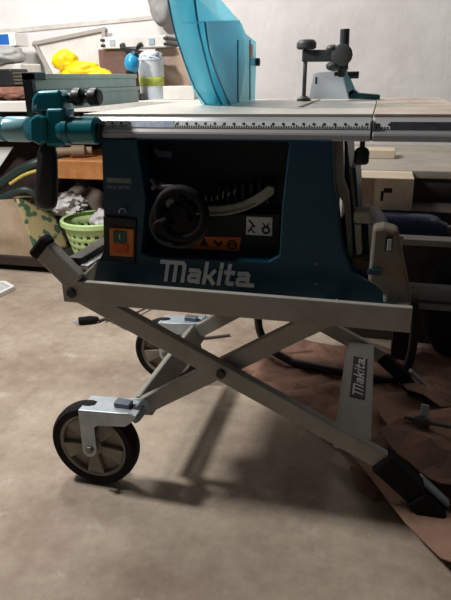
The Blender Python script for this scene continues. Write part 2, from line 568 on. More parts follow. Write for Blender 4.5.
# blue power tool in front of the boxes
Yd = 2.56
c = at(132, 63, Yd)
dr = thing('spray_gun', (c.x, Yd, BZ), 'small cyan blue power tool with dark grip below the handle of the white case', 'power tool')
bm = B(); lump(bm, (c.x, Yd, c.z), (.034, .035, .042), .08, 2, 2, sub=3)
obj('housing', bm, CYAN, dr, smooth=True, angle=80)
bm = B(); cyl(bm, at(133, 58, Yd), at(136, 53, Yd+.01), .02, 14); 
obj('nozzle', bm, mat('dark_teal_cap', (20, 60, 76), .4), dr, .003, smooth=True)
bm = B(); cyl(bm, (c.x-.01, Yd, c.z-.03), (c.x-.012, Yd, BZ), .022, 14); box(bm, c.x-.05, c.x+.045, Yd-.03, Yd+.03, BZ, BZ+.03)
obj('grip', bm, DARK, dr, .004)

# grey bag hanging from the wall
hb = thing('hanging_bag', at(160, 20, 3.0), 'grey cloth bag hanging high on the wall at the top left of the blue guard', 'bag')
bm = B(); lump(bm, at(160, -8, 3.05), (.075, .055, .14), .2, 31, 3)
obj('pouch', bm, GREY_PLASTIC, hb, smooth=True, angle=80)
bm = B(); p = at(160, -30, 3.05); tube(bm, smooth_path([p+Vector((-.04, 0, 0)), p+Vector((-.02, .03, .16)), p+Vector((.02, .03, .16)), p+Vector((.04, 0, 0))], 5), .006, 8)
cyl(bm, p+Vector((0, .075, .165)), p+Vector((0, .02, .165)), .005, 8)
obj('strap', bm, CLOTH_DARK, hb, smooth=True)

# --- things below the bench top
# sack with printed side
a0, a1 = at(-30, 262, 2.49), at(37, 262, 2.49)
b0, b1 = at(-30, 201, 2.52), at(16, 199, 2.52)
d1, d2 = at(71, 260, 2.68), at(47, 196, 2.70)
e1, e2 = a0+Vector((0, .3, 0)), b0+Vector((0, .3, 0))
for p in (a0, a1, d1, e1):
    p.z = LS
sk = thing('sack', (a0+d1)/2, 'large beige paper sack with a green leaf print on its side, under the bench', 'sack')
def patch(bm, p00, p10, p11, p01, n, amp, seed):
    g = {}
    for i in range(n+1):
        for j in range(n+1):
            u, v = i/n, j/n
            p = (p00*(1-u)+p10*u)*(1-v) + (p01*(1-u)+p11*u)*v
            e = min(u, 1-u, v, 1-v)*4
            w = noise.noise(p*9+Vector((seed, 0, 0)))*amp*min(e, 1)
            g[i, j] = bm.verts.new(p+Vector((w*.3, w, w*.2)))
    for i in range(n):
        for j in range(n):
            bm.faces.new((g[i, j], g[i+1, j], g[i+1, j+1], g[i, j+1]))
bm = B(); patch(bm, a0, a1, b1, b0, 14, .025, 1)
patch(bm, b0, b1, d2, e2, 10, .03, 3)
patch(bm, d1, e1, e2, d2, 4, .0, 4)
patch(bm, e1, a0, b0, e2, 4, .0, 4)
bmesh.ops.remove_doubles(bm, verts=bm.verts, dist=.001)
obj('body', bm, SACK, sk, smooth=True, angle=50)
def print_mat():
    m = mat('green_leaf_print', (70, 104, 74), .8)
    nt = m.node_tree
    b = nt.nodes['Principled BSDF']
    tc = nt.nodes.new('ShaderNodeTexCoord')
    w = nt.nodes.new('ShaderNodeTexVoronoi'); w.inputs['Scale'].default_value = 22
    w.feature = 'F1'
    n = nt.nodes.new('ShaderNodeTexNoise'); n.inputs['Scale'].default_value = 22
    nt.links.new(tc.outputs['Object'], w.inputs['Vector'])
    nt.links.new(tc.outputs['Object'], n.inputs['Vector'])
    ad = nt.nodes.new('ShaderNodeMath'); ad.operation = 'ADD'
    nt.links.new(w.outputs['Distance'], ad.inputs[0]); nt.links.new(n.outputs['Fac'], ad.inputs[1])
    r = nt.nodes.new('ShaderNodeValToRGB')
    r.color_ramp.elements[0].position = .92; r.color_ramp.elements[0].color = lin((66, 100, 74))
    r.color_ramp.elements[1].position = 1.0; r.color_ramp.elements[1].color = lin((176, 160, 116))
    nt.links.new(ad.outputs[0], r.inputs['Fac'])
    nt.links.new(r.outputs['Color'], b.inputs['Base Color'])
    return m
bm = B(); patch(bm, a1, d1, d2, b1, 12, .02, 2)
obj('printed_side', bm, print_mat(), sk, smooth=True, angle=50, solid=.003)['label'] = 'green leaf printed side panel'

# lime basket
bc = at(98, 240, 2.62)
bs = thing('laundry_basket', (bc.x, 2.62, LS), 'lime green plastic basket with round holes under the bench', 'basket')
bm = B()
n, rows = 48, 9
zr = at(98, 227, 2.45).z-.022
r0, r1 = .125, .168
g = []
for j in range(rows+1):
    t = j/rows
    g.append([bm.verts.new((bc.x+math.cos(2*math.pi*k/n)*(r0+(r1-r0)*t), 2.62+math.sin(2*math.pi*k/n)*(r0+(r1-r0)*t), LS+.004+(zr-LS)*t)) for k in range(n)])
for j in range(rows):
    for k in range(n):
        hole = j in (2, 4, 6) and (k + (j//2) % 2) % 2 == 0
        if hole:
            continue
        bm.faces.new((g[j][k], g[j][(k+1) % n], g[j+1][(k+1) % n], g[j+1][k]))
bm.faces.new(g[0][::-1])
obj('tub', bm, BASKET, bs, smooth=True, solid=.004)
bm = B(); lathe(bm, [(r1-.004, 0), (r1+.014, 0), (r1+.014, .022), (r1+.008, .028), (r1-.004, .024)], (bc.x, 2.62, zr), (0, 0, 1), 48, cap=False)
obj('rim', bm, BASKET, bs, smooth=True)
# things in the basket / heap
bm = B(); lump(bm, (bc.x+.06, 2.60, zr+.02), (.07, .07, .055), .3, 12, 4)
tag(obj('white_cloth', bm, WHITE_BAG, None, smooth=True, angle=80), 'white cloth bulging out of the lime green basket', 'cloth')
bm = B(); lump(bm, (bc.x, 2.62, LS+.075), (.085, .085, .06), .15, 42, 4)
tag(obj('basket_filling', bm, CLOTH_DARK, None, smooth=True, angle=80), 'dark cloth filling the inside of the lime green basket', 'cloth')

bm = B(); c = at(66, 205, 2.74); lump(bm, c, (.10, .08, .06), .5, 16, 5)
tag(obj('plastic_bag', bm, WHITE_BAG, None, smooth=True, angle=60), 'crumpled white plastic bag heaped between the sack and the basket', 'bag')
bm = B(); c2 = at(72, 240, 2.76); lump(bm, (c2.x, 2.78, (c.z-.05+LS)/2), (.10, .10, (c.z-.05-LS)*.55), .2, 17, 4, flat=LS)
tag(obj('dark_cloth_heap', bm, CLOTH_DARK, None, smooth=True, angle=80), 'dark brown cloth heap squeezed between sack and basket', 'cloth')
bm = B(); c3 = at(82, 195, 2.88); lump(bm, (c3.x, 2.9, (LS+at(80, 178, 2.88).z)/2-.01), (.15, .09, (at(80, 178, 2.88).z-LS)/2*.86), .12, 19, 4, flat=LS)
tag(obj('grey_cloth_bag', bm, CLOTH_GREY, None, smooth=True, angle=80), 'tall grey brown cloth bag standing under the orange timber shelf', 'bag')

# hoses over the sack
bm = B()
tube(bm, smooth_path([at(-15, 196, 2.60), at(5, 182, 2.58), at(22, 170, 2.56), at(40, 162, 2.58), at(60, 158, 2.66), at(72, 166, 2.8)], 6), .026, 12)
tag(obj('thick_hose', bm, HOSE, None, smooth=True), 'thick dark green hose sloping over the beige sack', 'hose')
bm = B()
tube(bm, smooth_path([at(-18, 203, 2.55), at(0, 199, 2.54), at(14, 193, 2.54), at(26, 190, 2.55), at(38, 196, 2.58), at(46, 204, 2.64)], 6), .02, 12)
tag(obj('curled_hose', bm, HOSE, None, smooth=True), 'thinner dark hose curling along the top of the beige sack', 'hose')
bm = B()
tube(bm, smooth_path([at(10, 184, 2.53), at(24, 175, 2.53), at(40, 170, 2.55), at(54, 168, 2.62)], 5), .008, 8)
tag(obj('yellow_strip', bm, mat('yellow_tape', (206, 186, 90), .6), None, smooth=True), 'thin yellow strip lying under the thick dark hose', 'strip')
bm = B(); lump(bm, (at(12, 185, 2.8).x, 2.82, .42), (.3, .14, .27), .2, 23, 4)  # heap added to keep the space behind the sack dark
for v in bm.verts:
    v.co.z = max(v.co.z, LS)
tag(obj('dark_fill_heap', bm, CLOTH_DARK, None, smooth=True, angle=80), 'dark cloth heap added to fill the gloom behind the sack under the bench', 'bag')
# pale pipes on shelf board
zs = px_box(-60, 160, 120, 178, 2.46)[3]
bm = B(); cyl(bm, (at(56, 154, 2.55).x, 2.55, zs+.02), (at(100, 154, 2.7).x, 2.62, zs+.02), .02, 14)
cyl(bm, (at(70, 154, 2.55).x, 2.567, zs+.02), (at(86, 154, 2.6).x, 2.593, zs+.02), .03, 14)
bmesh.ops.translate(bm, verts=bm.verts, vec=(0, 0, .01))
tag(obj('pipe_piece', bm, mat('beige_pipe', (150, 130, 108), .6, 0, (126, 108, 90), 10), None, .003, smooth=True), 'dull beige pipe piece lying on the orange timber shelf', 'pipe')
# white sheet corner left
bm = B(); prism(bm, poly_at([(-14, 147), (13, 147), (-1, 168), (-14, 175)], 2.655), (0, .004, 0))
tag(obj('paper_sheet', bm, PAPER), 'white sheet hanging from the bench edge at the far left', 'paper')

# white tray bottom-left on the floor
tl = thing('plastic_tray', on(-6, 292, 0), 'white rimmed tray lying flat on the floor at the left edge', 'tray')
pl = [on(-30, 287, .012), on(4, 283, .012), on(13, 288, .012), on(-20, 304, .012)]
bm = B()
for i in range(4):
    bar(bm, pl[i], pl[(i+1) % 4], (0, 0, 1), .022, .018)
obj('rim', bm, PAPER, tl, .003)
for p in pl:
    p.z = .002
bm = B(); prism(bm, pl, (0, 0, .005)); obj('base', bm, mat('grey_tray', (196, 198, 200), .5), tl)

# ============================================================== RIGHT BACKGROUND
RBY = 2.2
ztop = at(400, 170, RBY).z
rb = thing('concrete_bench', (.4, 2.6, 0), 'low grey concrete bench with dark grey front behind the saw at the right', 'bench')
part_box('bench_top', CONCRETE, rb, -.13, 1.6, RBY, 3.05, ztop-.03, ztop, .004)
part_box('back_panel', GREY_PANEL, rb, -.12, 1.58, RBY+.06, RBY+.10, 0, ztop-.03)
for xx in (-.12, 1.52):
    part_box('side_wall', GREY_PANEL, rb, xx, xx+.06, RBY+.10, RBY+.8, 0, ztop-.03)
part_box('front_lip', mat('dark_lip', (66, 62, 58), .8), rb, -.125, 1.59, RBY+.012, RBY+.03, ztop-.1, ztop-.03)
x0, x1, z0, z1 = px_box(345, 140, 396, 148, 2.5, ztop)
tag(part_box('pale_board', mat('pale_board', (206, 190, 170), .7), None, x0-.1, x1, 2.5, 2.62, ztop, ztop+.035, .003), 'pale flat board lying on the concrete bench behind the black knob', 'board')
# carton with small print
Yb = 2.04
x0, x1, z0, z1 = px_box(359, 178, 413, 210, Yb)
cb = thing('carton', ((x0+x1)/2, Yb+.1, z0), 'pale carton with small black print under the concrete bench', 'box')
part_box('box_body', LABELBOX, cb, x0, x1, Yb, Yb+.17, z0, z1, .003)
part_box('flap', CARDBOX, cb, x0, x0+(x1-x0)*.27, Yb-.002, Yb-.0005, z0+.002, z1-.002)
for (ua, va, ub, vb) in ((384, 188, 392, 193), (381, 191, 383, 201), (362, 200, 370, 203)):
    pa, pb = at(ua, va, Yb), at(ub, vb, Yb)
    part_box('print_mark', INK, cb, pa.x, pb.x, Yb-.0012, Yb-.0004, min(pa.z, pb.z), max(pa.z, pb.z))
zcar = z0
part_u = part_box('wooden_crate', mat('dull_grey_timber', (76, 68, 60), .85, 0, (54, 48, 44), 7), None, x0-.03, x1+.22, Yb+.01, Yb+.18, 0, zcar-.001, .004)
tag(part_u, 'dark timber crate the pale carton stands on under the bench', 'crate')
# dark blue cylinder
CY = 1.97
p0, p1 = at(366, 226, CY), at(446, 231, CY)
r = .05
zc_ = p0.z
gc = thing('gas_cylinder', (p0.x, CY, zc_-r), 'dark blue metal cylinder lying in front of the carton', 'cylinder')
bm = B(); L = p1.x-p0.x
lathe(bm, [(.02, 0), (.04, .008), (r, .03), (r, L-.06), (.043, L-.03), (.03, L-.018), (.024, L)], (p0.x, CY, zc_), (1, 0, 0), 28)
obj('tank', bm, BLUE_TANK, gc, smooth=True, angle=60)
bm = B(); cyl(bm, (p0.x+L, CY, zc_), (p0.x+L+.05, CY, zc_), .016, 14); box(bm, p0.x+L+.03, p0.x+L+.05, CY-.02, CY+.02, zc_-.03, zc_+.03)
obj('valve', bm, STEEL_DARK, gc, .003)
# aluminium ladder lying on edge
ld = thing('ladder', (.6, 2.0, 0), 'aluminium ladder lying on its side behind the saw at the right edge', 'ladder')
LADDER = mat('dull_ladder_aluminium', (150, 150, 148), .55, .3, (132, 130, 126), 8)
Yl = 1.82
za, zb = at(420, 243, Yl).z, at(432, 300, Yl).z
for zz, hh in ((za, .02), (zb, .085)):
    bm = B(); box(bm, .085, 1.6, Yl, Yl+.06, zz-hh/2, zz+hh/2)
    if hh > .05:
        bm.free(); bm = B()
        box(bm, .085, 1.6, Yl, Yl+.06, zz-.036, zz-.014); box(bm, .085, 1.6, Yl+.02, Yl+.06, zz-.014, zz+.014); box(bm, .085, 1.6, Yl, Yl+.06, zz+.014, zz+.036)
    obj('side_rail', bm, LADDER, ld, .003)
for xx in (0.5, .8, 1.1, 1.4):
    bm = B(); cyl(bm, (xx, Yl+.03, zb+.03), (xx, Yl+.03, za-.01), .014, 12)
    obj('rung', bm, ALU_RAIL, ld, smooth=True)
for xx in (.13, 1.3):
    part_box('foot', DARK, ld, xx-.03, xx+.03, Yl+.005, Yl+.055, 0, zb-.04)
# dark cloth and small tool
bm = B(); p = at(449, 250, 1.95); lump(bm, (p.x+.05, 1.95, p.z*.5), (.11, .05, p.z*.5), .12, 51, 3, flat=0)
tag(obj('dark_bag', bm, NAVY, None, smooth=True, angle=80), 'dark navy cloth bag bulging in at the right edge behind the stand', 'bag')

# black bent tube frame on the floor
bm = B()
Yt = 1.74
tube(bm, smooth_path([at(258, 296, Yt), at(258, 318, Yt), at(261, 334, Yt), at(272, 350, Yt-.02), at(292, 362, Yt-.04)], 6), .014, 12)
pb = [at(292, 362, Yt-.04), at(340, 372, Yt-.06), at(385, 380, Yt-.06), at(402, 374, Yt-.06), at(411, 356, Yt-.04), at(414, 330, Yt), at(414, 300, Yt)]
tube(bm, smooth_path(pb, 6), .014, 12)
zmin = min(v.co.z for v in bm.verts)
tag(obj('tubular_frame', bm, BLACK_TUBE, None, smooth=True), 'black bent steel tube frame standing on the floor behind the stand', 'frame')

# cardboard sheets on the floor
def sheet(name, outline, material, label, amp, seed, z, n=26):
    pts = [on(u, v, z) for u, v in outline]
    bm = B()
    vs = [bm.verts.new(p) for p in pts]
    f = bm.faces.new(vs)
    bmesh.ops.triangulate(bm, faces=[f])
    for _ in range(5):
        es = [e for e in bm.edges if e.calc_length() > .05]
        if not es:
            break
        bmesh.ops.subdivide_edges(bm, edges=es, cuts=1, use_grid_fill=False)
        bmesh.ops.triangulate(bm, faces=[f for f in bm.faces if len(f.verts) > 4])
    bmesh.ops.triangulate(bm, faces=bm.faces[:])
    for v in bm.verts:
        k = (.5-abs(noise.noise(v.co*4+Vector((seed, 0, 0)))))*amp*1.4 + abs(noise.noise(v.co*11+Vector((0, seed, 0))))*amp*.8
        k = max(k, 0)
        v.co.z = z + k
    o = obj(name, bm, material, None, solid=.003)
    return tag(o, label, 'cardboard')
sheet('cardboard_sheet', [(240, 372), (286, 345), (360, 352), (480, 350), (520, 460), (520, 600), (446, 566), (418, 538), (382, 500), (352, 455), (330, 440), (300, 420)], CARD2,
      'large crumpled brown cardboard sheet spread on the floor under the stand', .035, 3, .004)
sheet('cardboard_strip', [(335, 440), (372, 452), (430, 500), (500, 556), (470, 572), (441, 560), (405, 524), (372, 480)], CARD,
      'lighter flat cardboard strip along the edge under the rubber foot', .006, 8, .047)
sheet('cardboard_flap', [(372, 408), (400, 396), (470, 392), (470, 440), (430, 446), (396, 440)], CARD,
      'torn cardboard flap lying beneath the bolt at the right', .02, 12, .042)
sheet('cardboard_scrap', [(350, 468), (362, 474), (378, 494), (374, 502), (356, 488)], CARD,
      'small curled scrap of cardboard sticking out at the sheet edge', .008, 15, .002)
sheet('cardboard_piece', [(392, 378), (420, 368), (480, 366), (480, 408), (440, 412), (405, 404)], CARD2,
      'creased brown cardboard piece behind the far rubber foot at the right edge', .05, 21, .045)
sheet('cardboard_fold', [(376, 446), (400, 424), (436, 436), (480, 440), (480, 506), (440, 492), (418, 478)], CARD2,
      'folded brown cardboard piece beside the near rubber foot', .045, 33, .05)
# steel rod with wing clamp on the cardboard
rd = thing('threaded_rod', on(425, 424, .07), 'steel rod with wing nut lying on the cardboard at the right edge', 'rod')
a, b = on(404, 417, .085), on(480, 433, .085)
bm = B(); cyl(bm, a, b, .006, 10); obj('rod', bm, STEEL_DARK, rd, smooth=True)
c = a.lerp(b, .25)
bm = B(); cyl(bm, c-(b-a).normalized()*.02, c+(b-a).normalized()*.02, .016, 12); lump(bm, c+Vector((-.005, 0, -.012)), (.024, .018, .018), .2, 3, 3, sub=2)
obj('nut', bm, STEEL_DARK, rd, smooth=True)
bm = B(); bar(bm, c+Vector((0, -.0, .008)), c+Vector((.004, .01, .045)), (1, 0, 0), .02, .006); obj('wing', bm, STEEL, rd, .002)

# ============================================================== SAW STAND
TZ0, TZ1 = .48, .532
XL, XR = -.658, .089
YN, YF = 1.05, 1.60
st = thing('saw_stand', (-.28, 1.32, 0), 'grey folding scissor stand on wheels carrying the table saw', 'stand')
LEGN1, LEGN2 = 1.066, 1.098        # leg planes near side
bm = B()
box(bm, XL, XR, YN, YN+.014, TZ0, TZ1)
box(bm, XL+.03, XR, YN+.014, YF-.4, TZ0, TZ0+.003)
obj('front_apron', bm, STAND, st, .003)
bm = B()
box(bm, XL, XR, YF-.014, YF, TZ0, TZ1)
box(bm, XL+.03, XR, YF-.12, YF-.014, TZ0, TZ0+.003)
obj('rear_apron', bm, STAND, st, .003)
for xx in (XL+.09, XR-.02):
    part_box('cross_rail', STAND, st, xx, xx+.02, YN+.014, YF-.014, TZ0+.003, TZ0+.0135)
# left end rail between the two handles
bm = B(); q0 = at(73, 263, YN+.02)
bar(bm, (q0.x, YN+.03, q0.z), (q0.x, YF-.03, q0.z), (1, 0, 0), .035, .02)
obj('end_rail', bm, DARK, st, .003)
bm = B(); box(bm, q0.x+.018, q0.x+.036, YN+.02, YF-.04, q0.z-.014, q0.z-.004); obj('end_rail_trim', bm, ALU_RAIL, st)
# gusset
for yy in (YN+.014, YF-.05):
    g = poly_at([(74, 284), (81, 275), (93, 264), (90, 284)], YN)
    bm = B(); prism(bm, [Vector((p.x, yy, p.z)) for p in g], (0, .012, 0))
    obj('gusset', bm, STAND, st, .004)
# lifting handles
hp0, hp1 = at(75, 282, YN), at(42, 251, YN)
hp2 = at(36, 245, YN)
for yy in (YN+.012, YF-.012):
    bm = B(); bar(bm, (hp0.x, yy, hp0.z-.005), (hp1.x, yy, hp1.z), (0, 1, 0), .03, .05)
    h = obj('lift_handle', bm, STAND, st, .005)
    d = (hp1-hp0).normalized()
    bm = B(); e = hp1+d*.022; bar(bm, (hp1.x-d.x*.004, yy, hp1.z-d.z*.004), (e.x, yy, e.z), (0, 1, 0), .036, .057)
    obj('end_cap', bm, RUBBER, h, .008, seg=3)
# apron bolt
for yy, s in ((YN, -1),):
    c = at(72, 293, YN)
    bm = B(); cyl(bm, (c.x, yy, c.z), (c.x, yy-.006, c.z), .0115, 20)
    obj('apron_bolt', bm, DARK, st, .002, smooth=True)

piv = at(222, 372, LEGN1); ft = at(384, 461.5, LEGN1)
def P2(u, v, Y):
    p = at(u, v, Y); return p.x, p.z
u1 = piv + (piv-ft)*.83          # upper left end, inside the tray
u1 = piv + (piv-ft).normalized()*((TZ0+.02-piv.z)/((piv-ft).normalized().z))
l2b = at(137, 408.5, LEGN2); piv2 = Vector((piv.x, LEGN2, piv.z))
d2 = (piv2-l2b).normalized()
u2 = piv2 + d2*((TZ0+.02-piv2.z)/d2.z)
for near in (True, False):
    y1 = LEGN1+.004 if near else YF-.03
    y2 = LEGN2 if near else YF-.058
    bm = B(); bar(bm, (u1.x, y1, u1.z), (ft.x, y1, ft.z), (0, 1, 0), .022, .043)
    leg1 = obj('leg', bm, STAND, st, .003)
    bm = B(); bar(bm, (u2.x, y2, u2.z), (l2b.x, y2, l2b.z), (0, 1, 0), .022, .043)
    obj('leg', bm, STAND, st, .003)
    bm = B(); cyl(bm, (piv.x, y1-.019 if near else y1-.05, piv.z), (piv.x, y1+.045, piv.z), .0105, 20)
    obj('pivot_bolt', bm, DARK, st, .002, smooth=True)
    # rubber foot: two blocks and a steel tongue
    d = (ft-piv).normalized()
    a = Vector((ft.x, y1, ft.z))-d*.01
    n = Vector((d.z, 0, -d.x))       # across the leg
    if n.z < 0: n = -n
    e1 = at(416, 492, LEGN1); e1.y = y1
    bm = B(); k_ = 1 if near else .72
    bm.free(); bm = B(); bar(bm, a, e1, (0, 1, 0), .046*k_, .053*k_); f_ = obj('foot', bm, RUBBER, st, .006)
    g1 = at(440, 522, LEGN1); g1.y = y1; g1.z = max(g1.z, .03)
    bm = B(); bar(bm, e1+Vector((-.004, 0, -.006)), g1, (0, 1, 0), .054*k_, .046*k_); obj('foot_pad', bm, RUBBER, f_, .006)
    t0, t1 = at(420, 484, LEGN1), at(449, 511, LEGN1); t0.y = t1.y = y1+.02
    bm = B(); bar(bm, t0, t1, (0, 1, 0), .022, .01); obj('steel_tongue', bm, STEEL, f_, .002)
# wide cross plates between the legs
la = at(355, 446, 1.08)
pl_x0, pl_x1 = at(334, 440, 1.08).x, at(371, 440, 1.08).x
def leg1_z(x): return piv.z + (x-piv.x)*(ft.z-piv.z)/(ft.x-piv.x)
ya, yb = LEGN1+.012, YF-.04
zp = leg1_z((pl_x0+pl_x1)/2)+.004
bm = B()
prism(bm, [(pl_x0, ya, zp-.03), (pl_x0, ya, zp+.006), (pl_x0+.010, ya, zp+.013), (pl_x1, ya, zp+.004), (pl_x1, ya, zp-.03)], (0, yb-ya, 0))
cp = obj('cross_plate', bm, STAND, st, .002)
# label on the plate
def plate_pt(x, y): 
    t = (x-(pl_x0+.010))/(pl_x1-pl_x0-.010)
    return Vector((x, y, zp+.013-.009*t+.0006))
exl, eyl = Vector((0, 1, 0)), (plate_pt(pl_x0+.01, 1)-plate_pt(pl_x1, 1)).normalized()
def plate_y(v):
    d = ray(356, v); return (CAM+d*((zp+.01-CAM_H)/d.z)).y
yl0, yl1 = plate_y(398), plate_y(357)
xl0, xl1 = pl_x0+.024, pl_x0+.062
bm = B(); prism(bm, [plate_pt(xl0, yl0), plate_pt(xl1, yl0), plate_pt(xl1, yl1), plate_pt(xl0, yl1)], (0, 0, .0006))
lab = obj('maker_label', bm, INK, cp)
lab['label'] = 'black label with white italic lettering'
hh = (plate_pt(xl0, 0)-plate_pt(xl1, 0)).length
bm = B(); lettering(bm, 'MakitA', plate_pt(xl1, yl0+.012)+eyl*hh*.2+Vector((0, 0, .0006)), exl, eyl, hh*.66, (yl1-yl0)-.02, .0006)
obj('lettering', bm, WHITE, lab)
# left cross plate carrying the castors
cl = at(139, 405, LEGN2)
bm = B(); xx = cl.x
prism(bm, [(xx-.032, ya+.02, cl.z-.006), (xx-.002, ya+.02, cl.z+.026), (xx+.004, ya+.02, cl.z+.026), (xx+.034, ya+.02, cl.z-.026), (xx-.01, ya+.02, cl.z-.03)], (0, yb-ya-.02, 0))
obj('cross_plate', bm, STAND, st, .003)

# castors
def castor(dy):
    Yp = 1.012
    S = Vector((0, dy, 0))
    R_ = .112
    wc = Vector((at(93, 443, 1.03).x, 1.045, R_+.0015)) + S
    w = bpy.data.objects.new('wheel', None); COL.objects.link(w); w.parent = st; ORG[w.name] = ORG[st.name]
    bm = B()
    prof = [(.088, -.021), (.104, -.023), (.110, -.016), (R_, -.008), (R_, .008), (.110, .016), (.104, .023), (.088, .021)]
    lathe(bm, prof+[prof[0]], wc, (0, 1, 0), 56, cap=False)
    obj('tyre', bm, RUBBER, w, smooth=True, angle=50)
    bm = B()
    lathe(bm, [(.089, -.019), (.089, .019), (.080, .017), (.080, -.017), (.089, -.019)], wc, (0, 1, 0), 56, cap=False)
    lathe(bm, [(.080, -.004), (.080, .004)], wc, (0, 1, 0), 48)
    for k in range(5):           # broad flat spokes standing proud of the web
        a0 = math.radians(90+36+72*k)
        pts = []
        for r_, da in ((.018, -.5), (.082, -.28), (.082, .28), (.018, .5)):
            pts.append(wc+Vector((math.cos(a0+da)*r_, -.017, math.sin(a0+da)*r_)))
        prism(bm, pts, (0, .012, 0))
    lathe(bm, [(.024, -.02), (.024, .02)], wc, (0, 1, 0), 24)
    obj('rim', bm, RIM, w, .0015, smooth=True)
    # fork: near and far cheeks, top plate
    fk = bpy.data.objects.new('castor_bracket', None); COL.objects.link(fk); fk.parent = st; ORG[fk.name] = ORG[st.name]
    cheek = poly_at([(78, 411), (83, 452), (87, 457), (93, 457), (96.5, 452), (94, 428), (97, 426), (125, 427), (131, 423), (136, 417), (128, 413.5), (100, 413)], Yp)
    for yy in (Yp, Yp+.064):
        bm = B(); prism(bm, [Vector((p.x, yy+dy, p.z)) for p in cheek], (0, .004, 0))
        obj('cheek', bm, STEEL, fk, .001)
    c0, c1 = at(78, 411, Yp), at(136, 417, Yp)
    mid = at(118, 414, Yp)
    bm = B()
    prism(bm, [Vector((c0.x, Yp+dy, c0.z-.004)), Vector((c0.x, Yp+dy, c0.z+.003)), Vector((mid.x, Yp+dy, mid.z+.002)), Vector((c1.x, Yp+dy, c1.z+.002)), Vector((c1.x, Yp+dy, c1.z-.002)), Vector((mid.x, Yp+dy, mid.z-.003))], (0, .068, 0))
    obj('top_plate', bm, STEEL, fk, .002)
    m0 = at(112, 412, Yp)
    bm = B(); bar(bm, Vector((m0.x-.006, Yp+dy+.034, mid.z+.008)), Vector((m0.x+.034, Yp+dy+.034, mid.z+.006)), (0, 1, 0), .026, .014)
    obj('pedal', bm, mat('blue_steel', (104, 116, 128), .35, .4), fk, .003)
    bm = B(); box(bm, m0.x+.034, m0.x+.06, Yp+dy+.026, Yp+dy+.044, mid.z+.0015, mid.z+.0032); obj('slot', bm, DARK, fk)
    # arm joining the bracket to the leg
    a_ = Vector((c1.x-.004, Yp+dy+.034, c1.z-.004)); b_ = Vector((cl.x+.012, Yp+dy+.05, cl.z+.0))
    bm = B(); bar(bm, a_, Vector((l2b.x+.01, LEGN2-.02+dy, l2b.z+.004)), (0, 1, 0), .05, .03)
    obj('arm', bm, STEEL, fk, .003)
    bm = B(); cyl(bm, (wc.x, Yp+dy-.006, wc.z), (wc.x, Yp+.074+dy, wc.z), .0065, 12); cyl(bm, (wc.x, Yp+dy-.004, wc.z), (wc.x, Yp+dy, wc.z), .011, 6)
    obj('axle', bm, STEEL_DARK, fk, .001)
castor(0)
castor(.52)
# dusty right end bracket of the tray
eb = [(373, 229), (384, 227), (398, 231), (403, 255), (408, 280), (412, 304.5), (383, 304.5), (384, 294), (376, 286), (368, 282)]
bm = B(); prism(bm, poly_at(eb, YN+.03), (0, .05, 0)); 
ebo = obj('end_bracket', bm, STAND_DUST, st, .006)
ebo['label'] = 'grey end bracket caked with brown sawdust'
c = at(388.5, 243, YN+.03)
bm = B(); box(bm, c.x-.007, c.x+.007, YN+.028, YN+.031, c.z-.016, c.z+.016); obj('slot', bm, INK, ebo, .003)
bm = B(); box(bm, c.x-.002, c.x+.006, YN+.0265, YN+.029, c.z-.014, c.z+.008); obj('pin', bm, STEEL, ebo, .001)

# ============================================================== TABLE SAW
sw = thing('table_saw', (-.29, 1.4, TZ1), 'teal blue table saw with silver table standing on the grey scissor stand', 'table saw')
TT = .877
YR = 1.15
YB_ = 1.135             # body front
xL, xS, xE = -.606, -.014, .178
TB = TZ0+.014
# --- body: front shell with an opening
outer = [(101, 138), (103, 200), (104, 248), (99, 262), (86, 282), (82, 286), (398, 308), (393, 294), (384, 287), (366, 280), (352, 271), (342, 245), (337, 200), (334, 186), (332, 140)]
inner = [(137, 140), (146, 200), (141, 252), (150, 256.5), (268, 262), (279, 256), (282, 205), (289, 142)]
def shell(bm, outer_pts, inner_pts, depth):
    A = [bm.verts.new(p) for p in outer_pts]
    I = [bm.verts.new(p) for p in inner_pts]
    ea = [bm.edges.new((A[i], A[(i+1) % len(A)])) for i in range(len(A))]
    ei = [bm.edges.new((I[i], I[(i+1) % len(I)])) for i in range(len(I))]
    r = bmesh.ops.triangle_fill(bm, use_beauty=True, use_dissolve=False, edges=ea+ei)
    fs = [g for g in r['geom'] if isinstance(g, bmesh.types.BMFace)]
    ex = bmesh.ops.extrude_face_region(bm, geom=fs)
    vs = [g for g in ex['geom'] if isinstance(g, bmesh.types.BMVert)]
    bmesh.ops.translate(bm, verts=vs, vec=(0, depth, 0))
op = poly_at(outer, YB_)
for p in op:
    p.z = max(p.z, TB)
ip = poly_at(inner, YB_)
bm = B(); shell(bm, op, ip, .05)
body = obj('body', bm, TEAL, sw, .006, seg=2)
# hull behind the shell
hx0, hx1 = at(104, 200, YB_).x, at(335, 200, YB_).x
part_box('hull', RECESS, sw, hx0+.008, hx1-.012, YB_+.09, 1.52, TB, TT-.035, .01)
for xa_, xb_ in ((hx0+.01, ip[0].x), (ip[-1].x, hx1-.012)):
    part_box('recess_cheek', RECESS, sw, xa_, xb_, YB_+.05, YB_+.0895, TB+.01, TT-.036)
YC = YB_+.09            # recess back plane
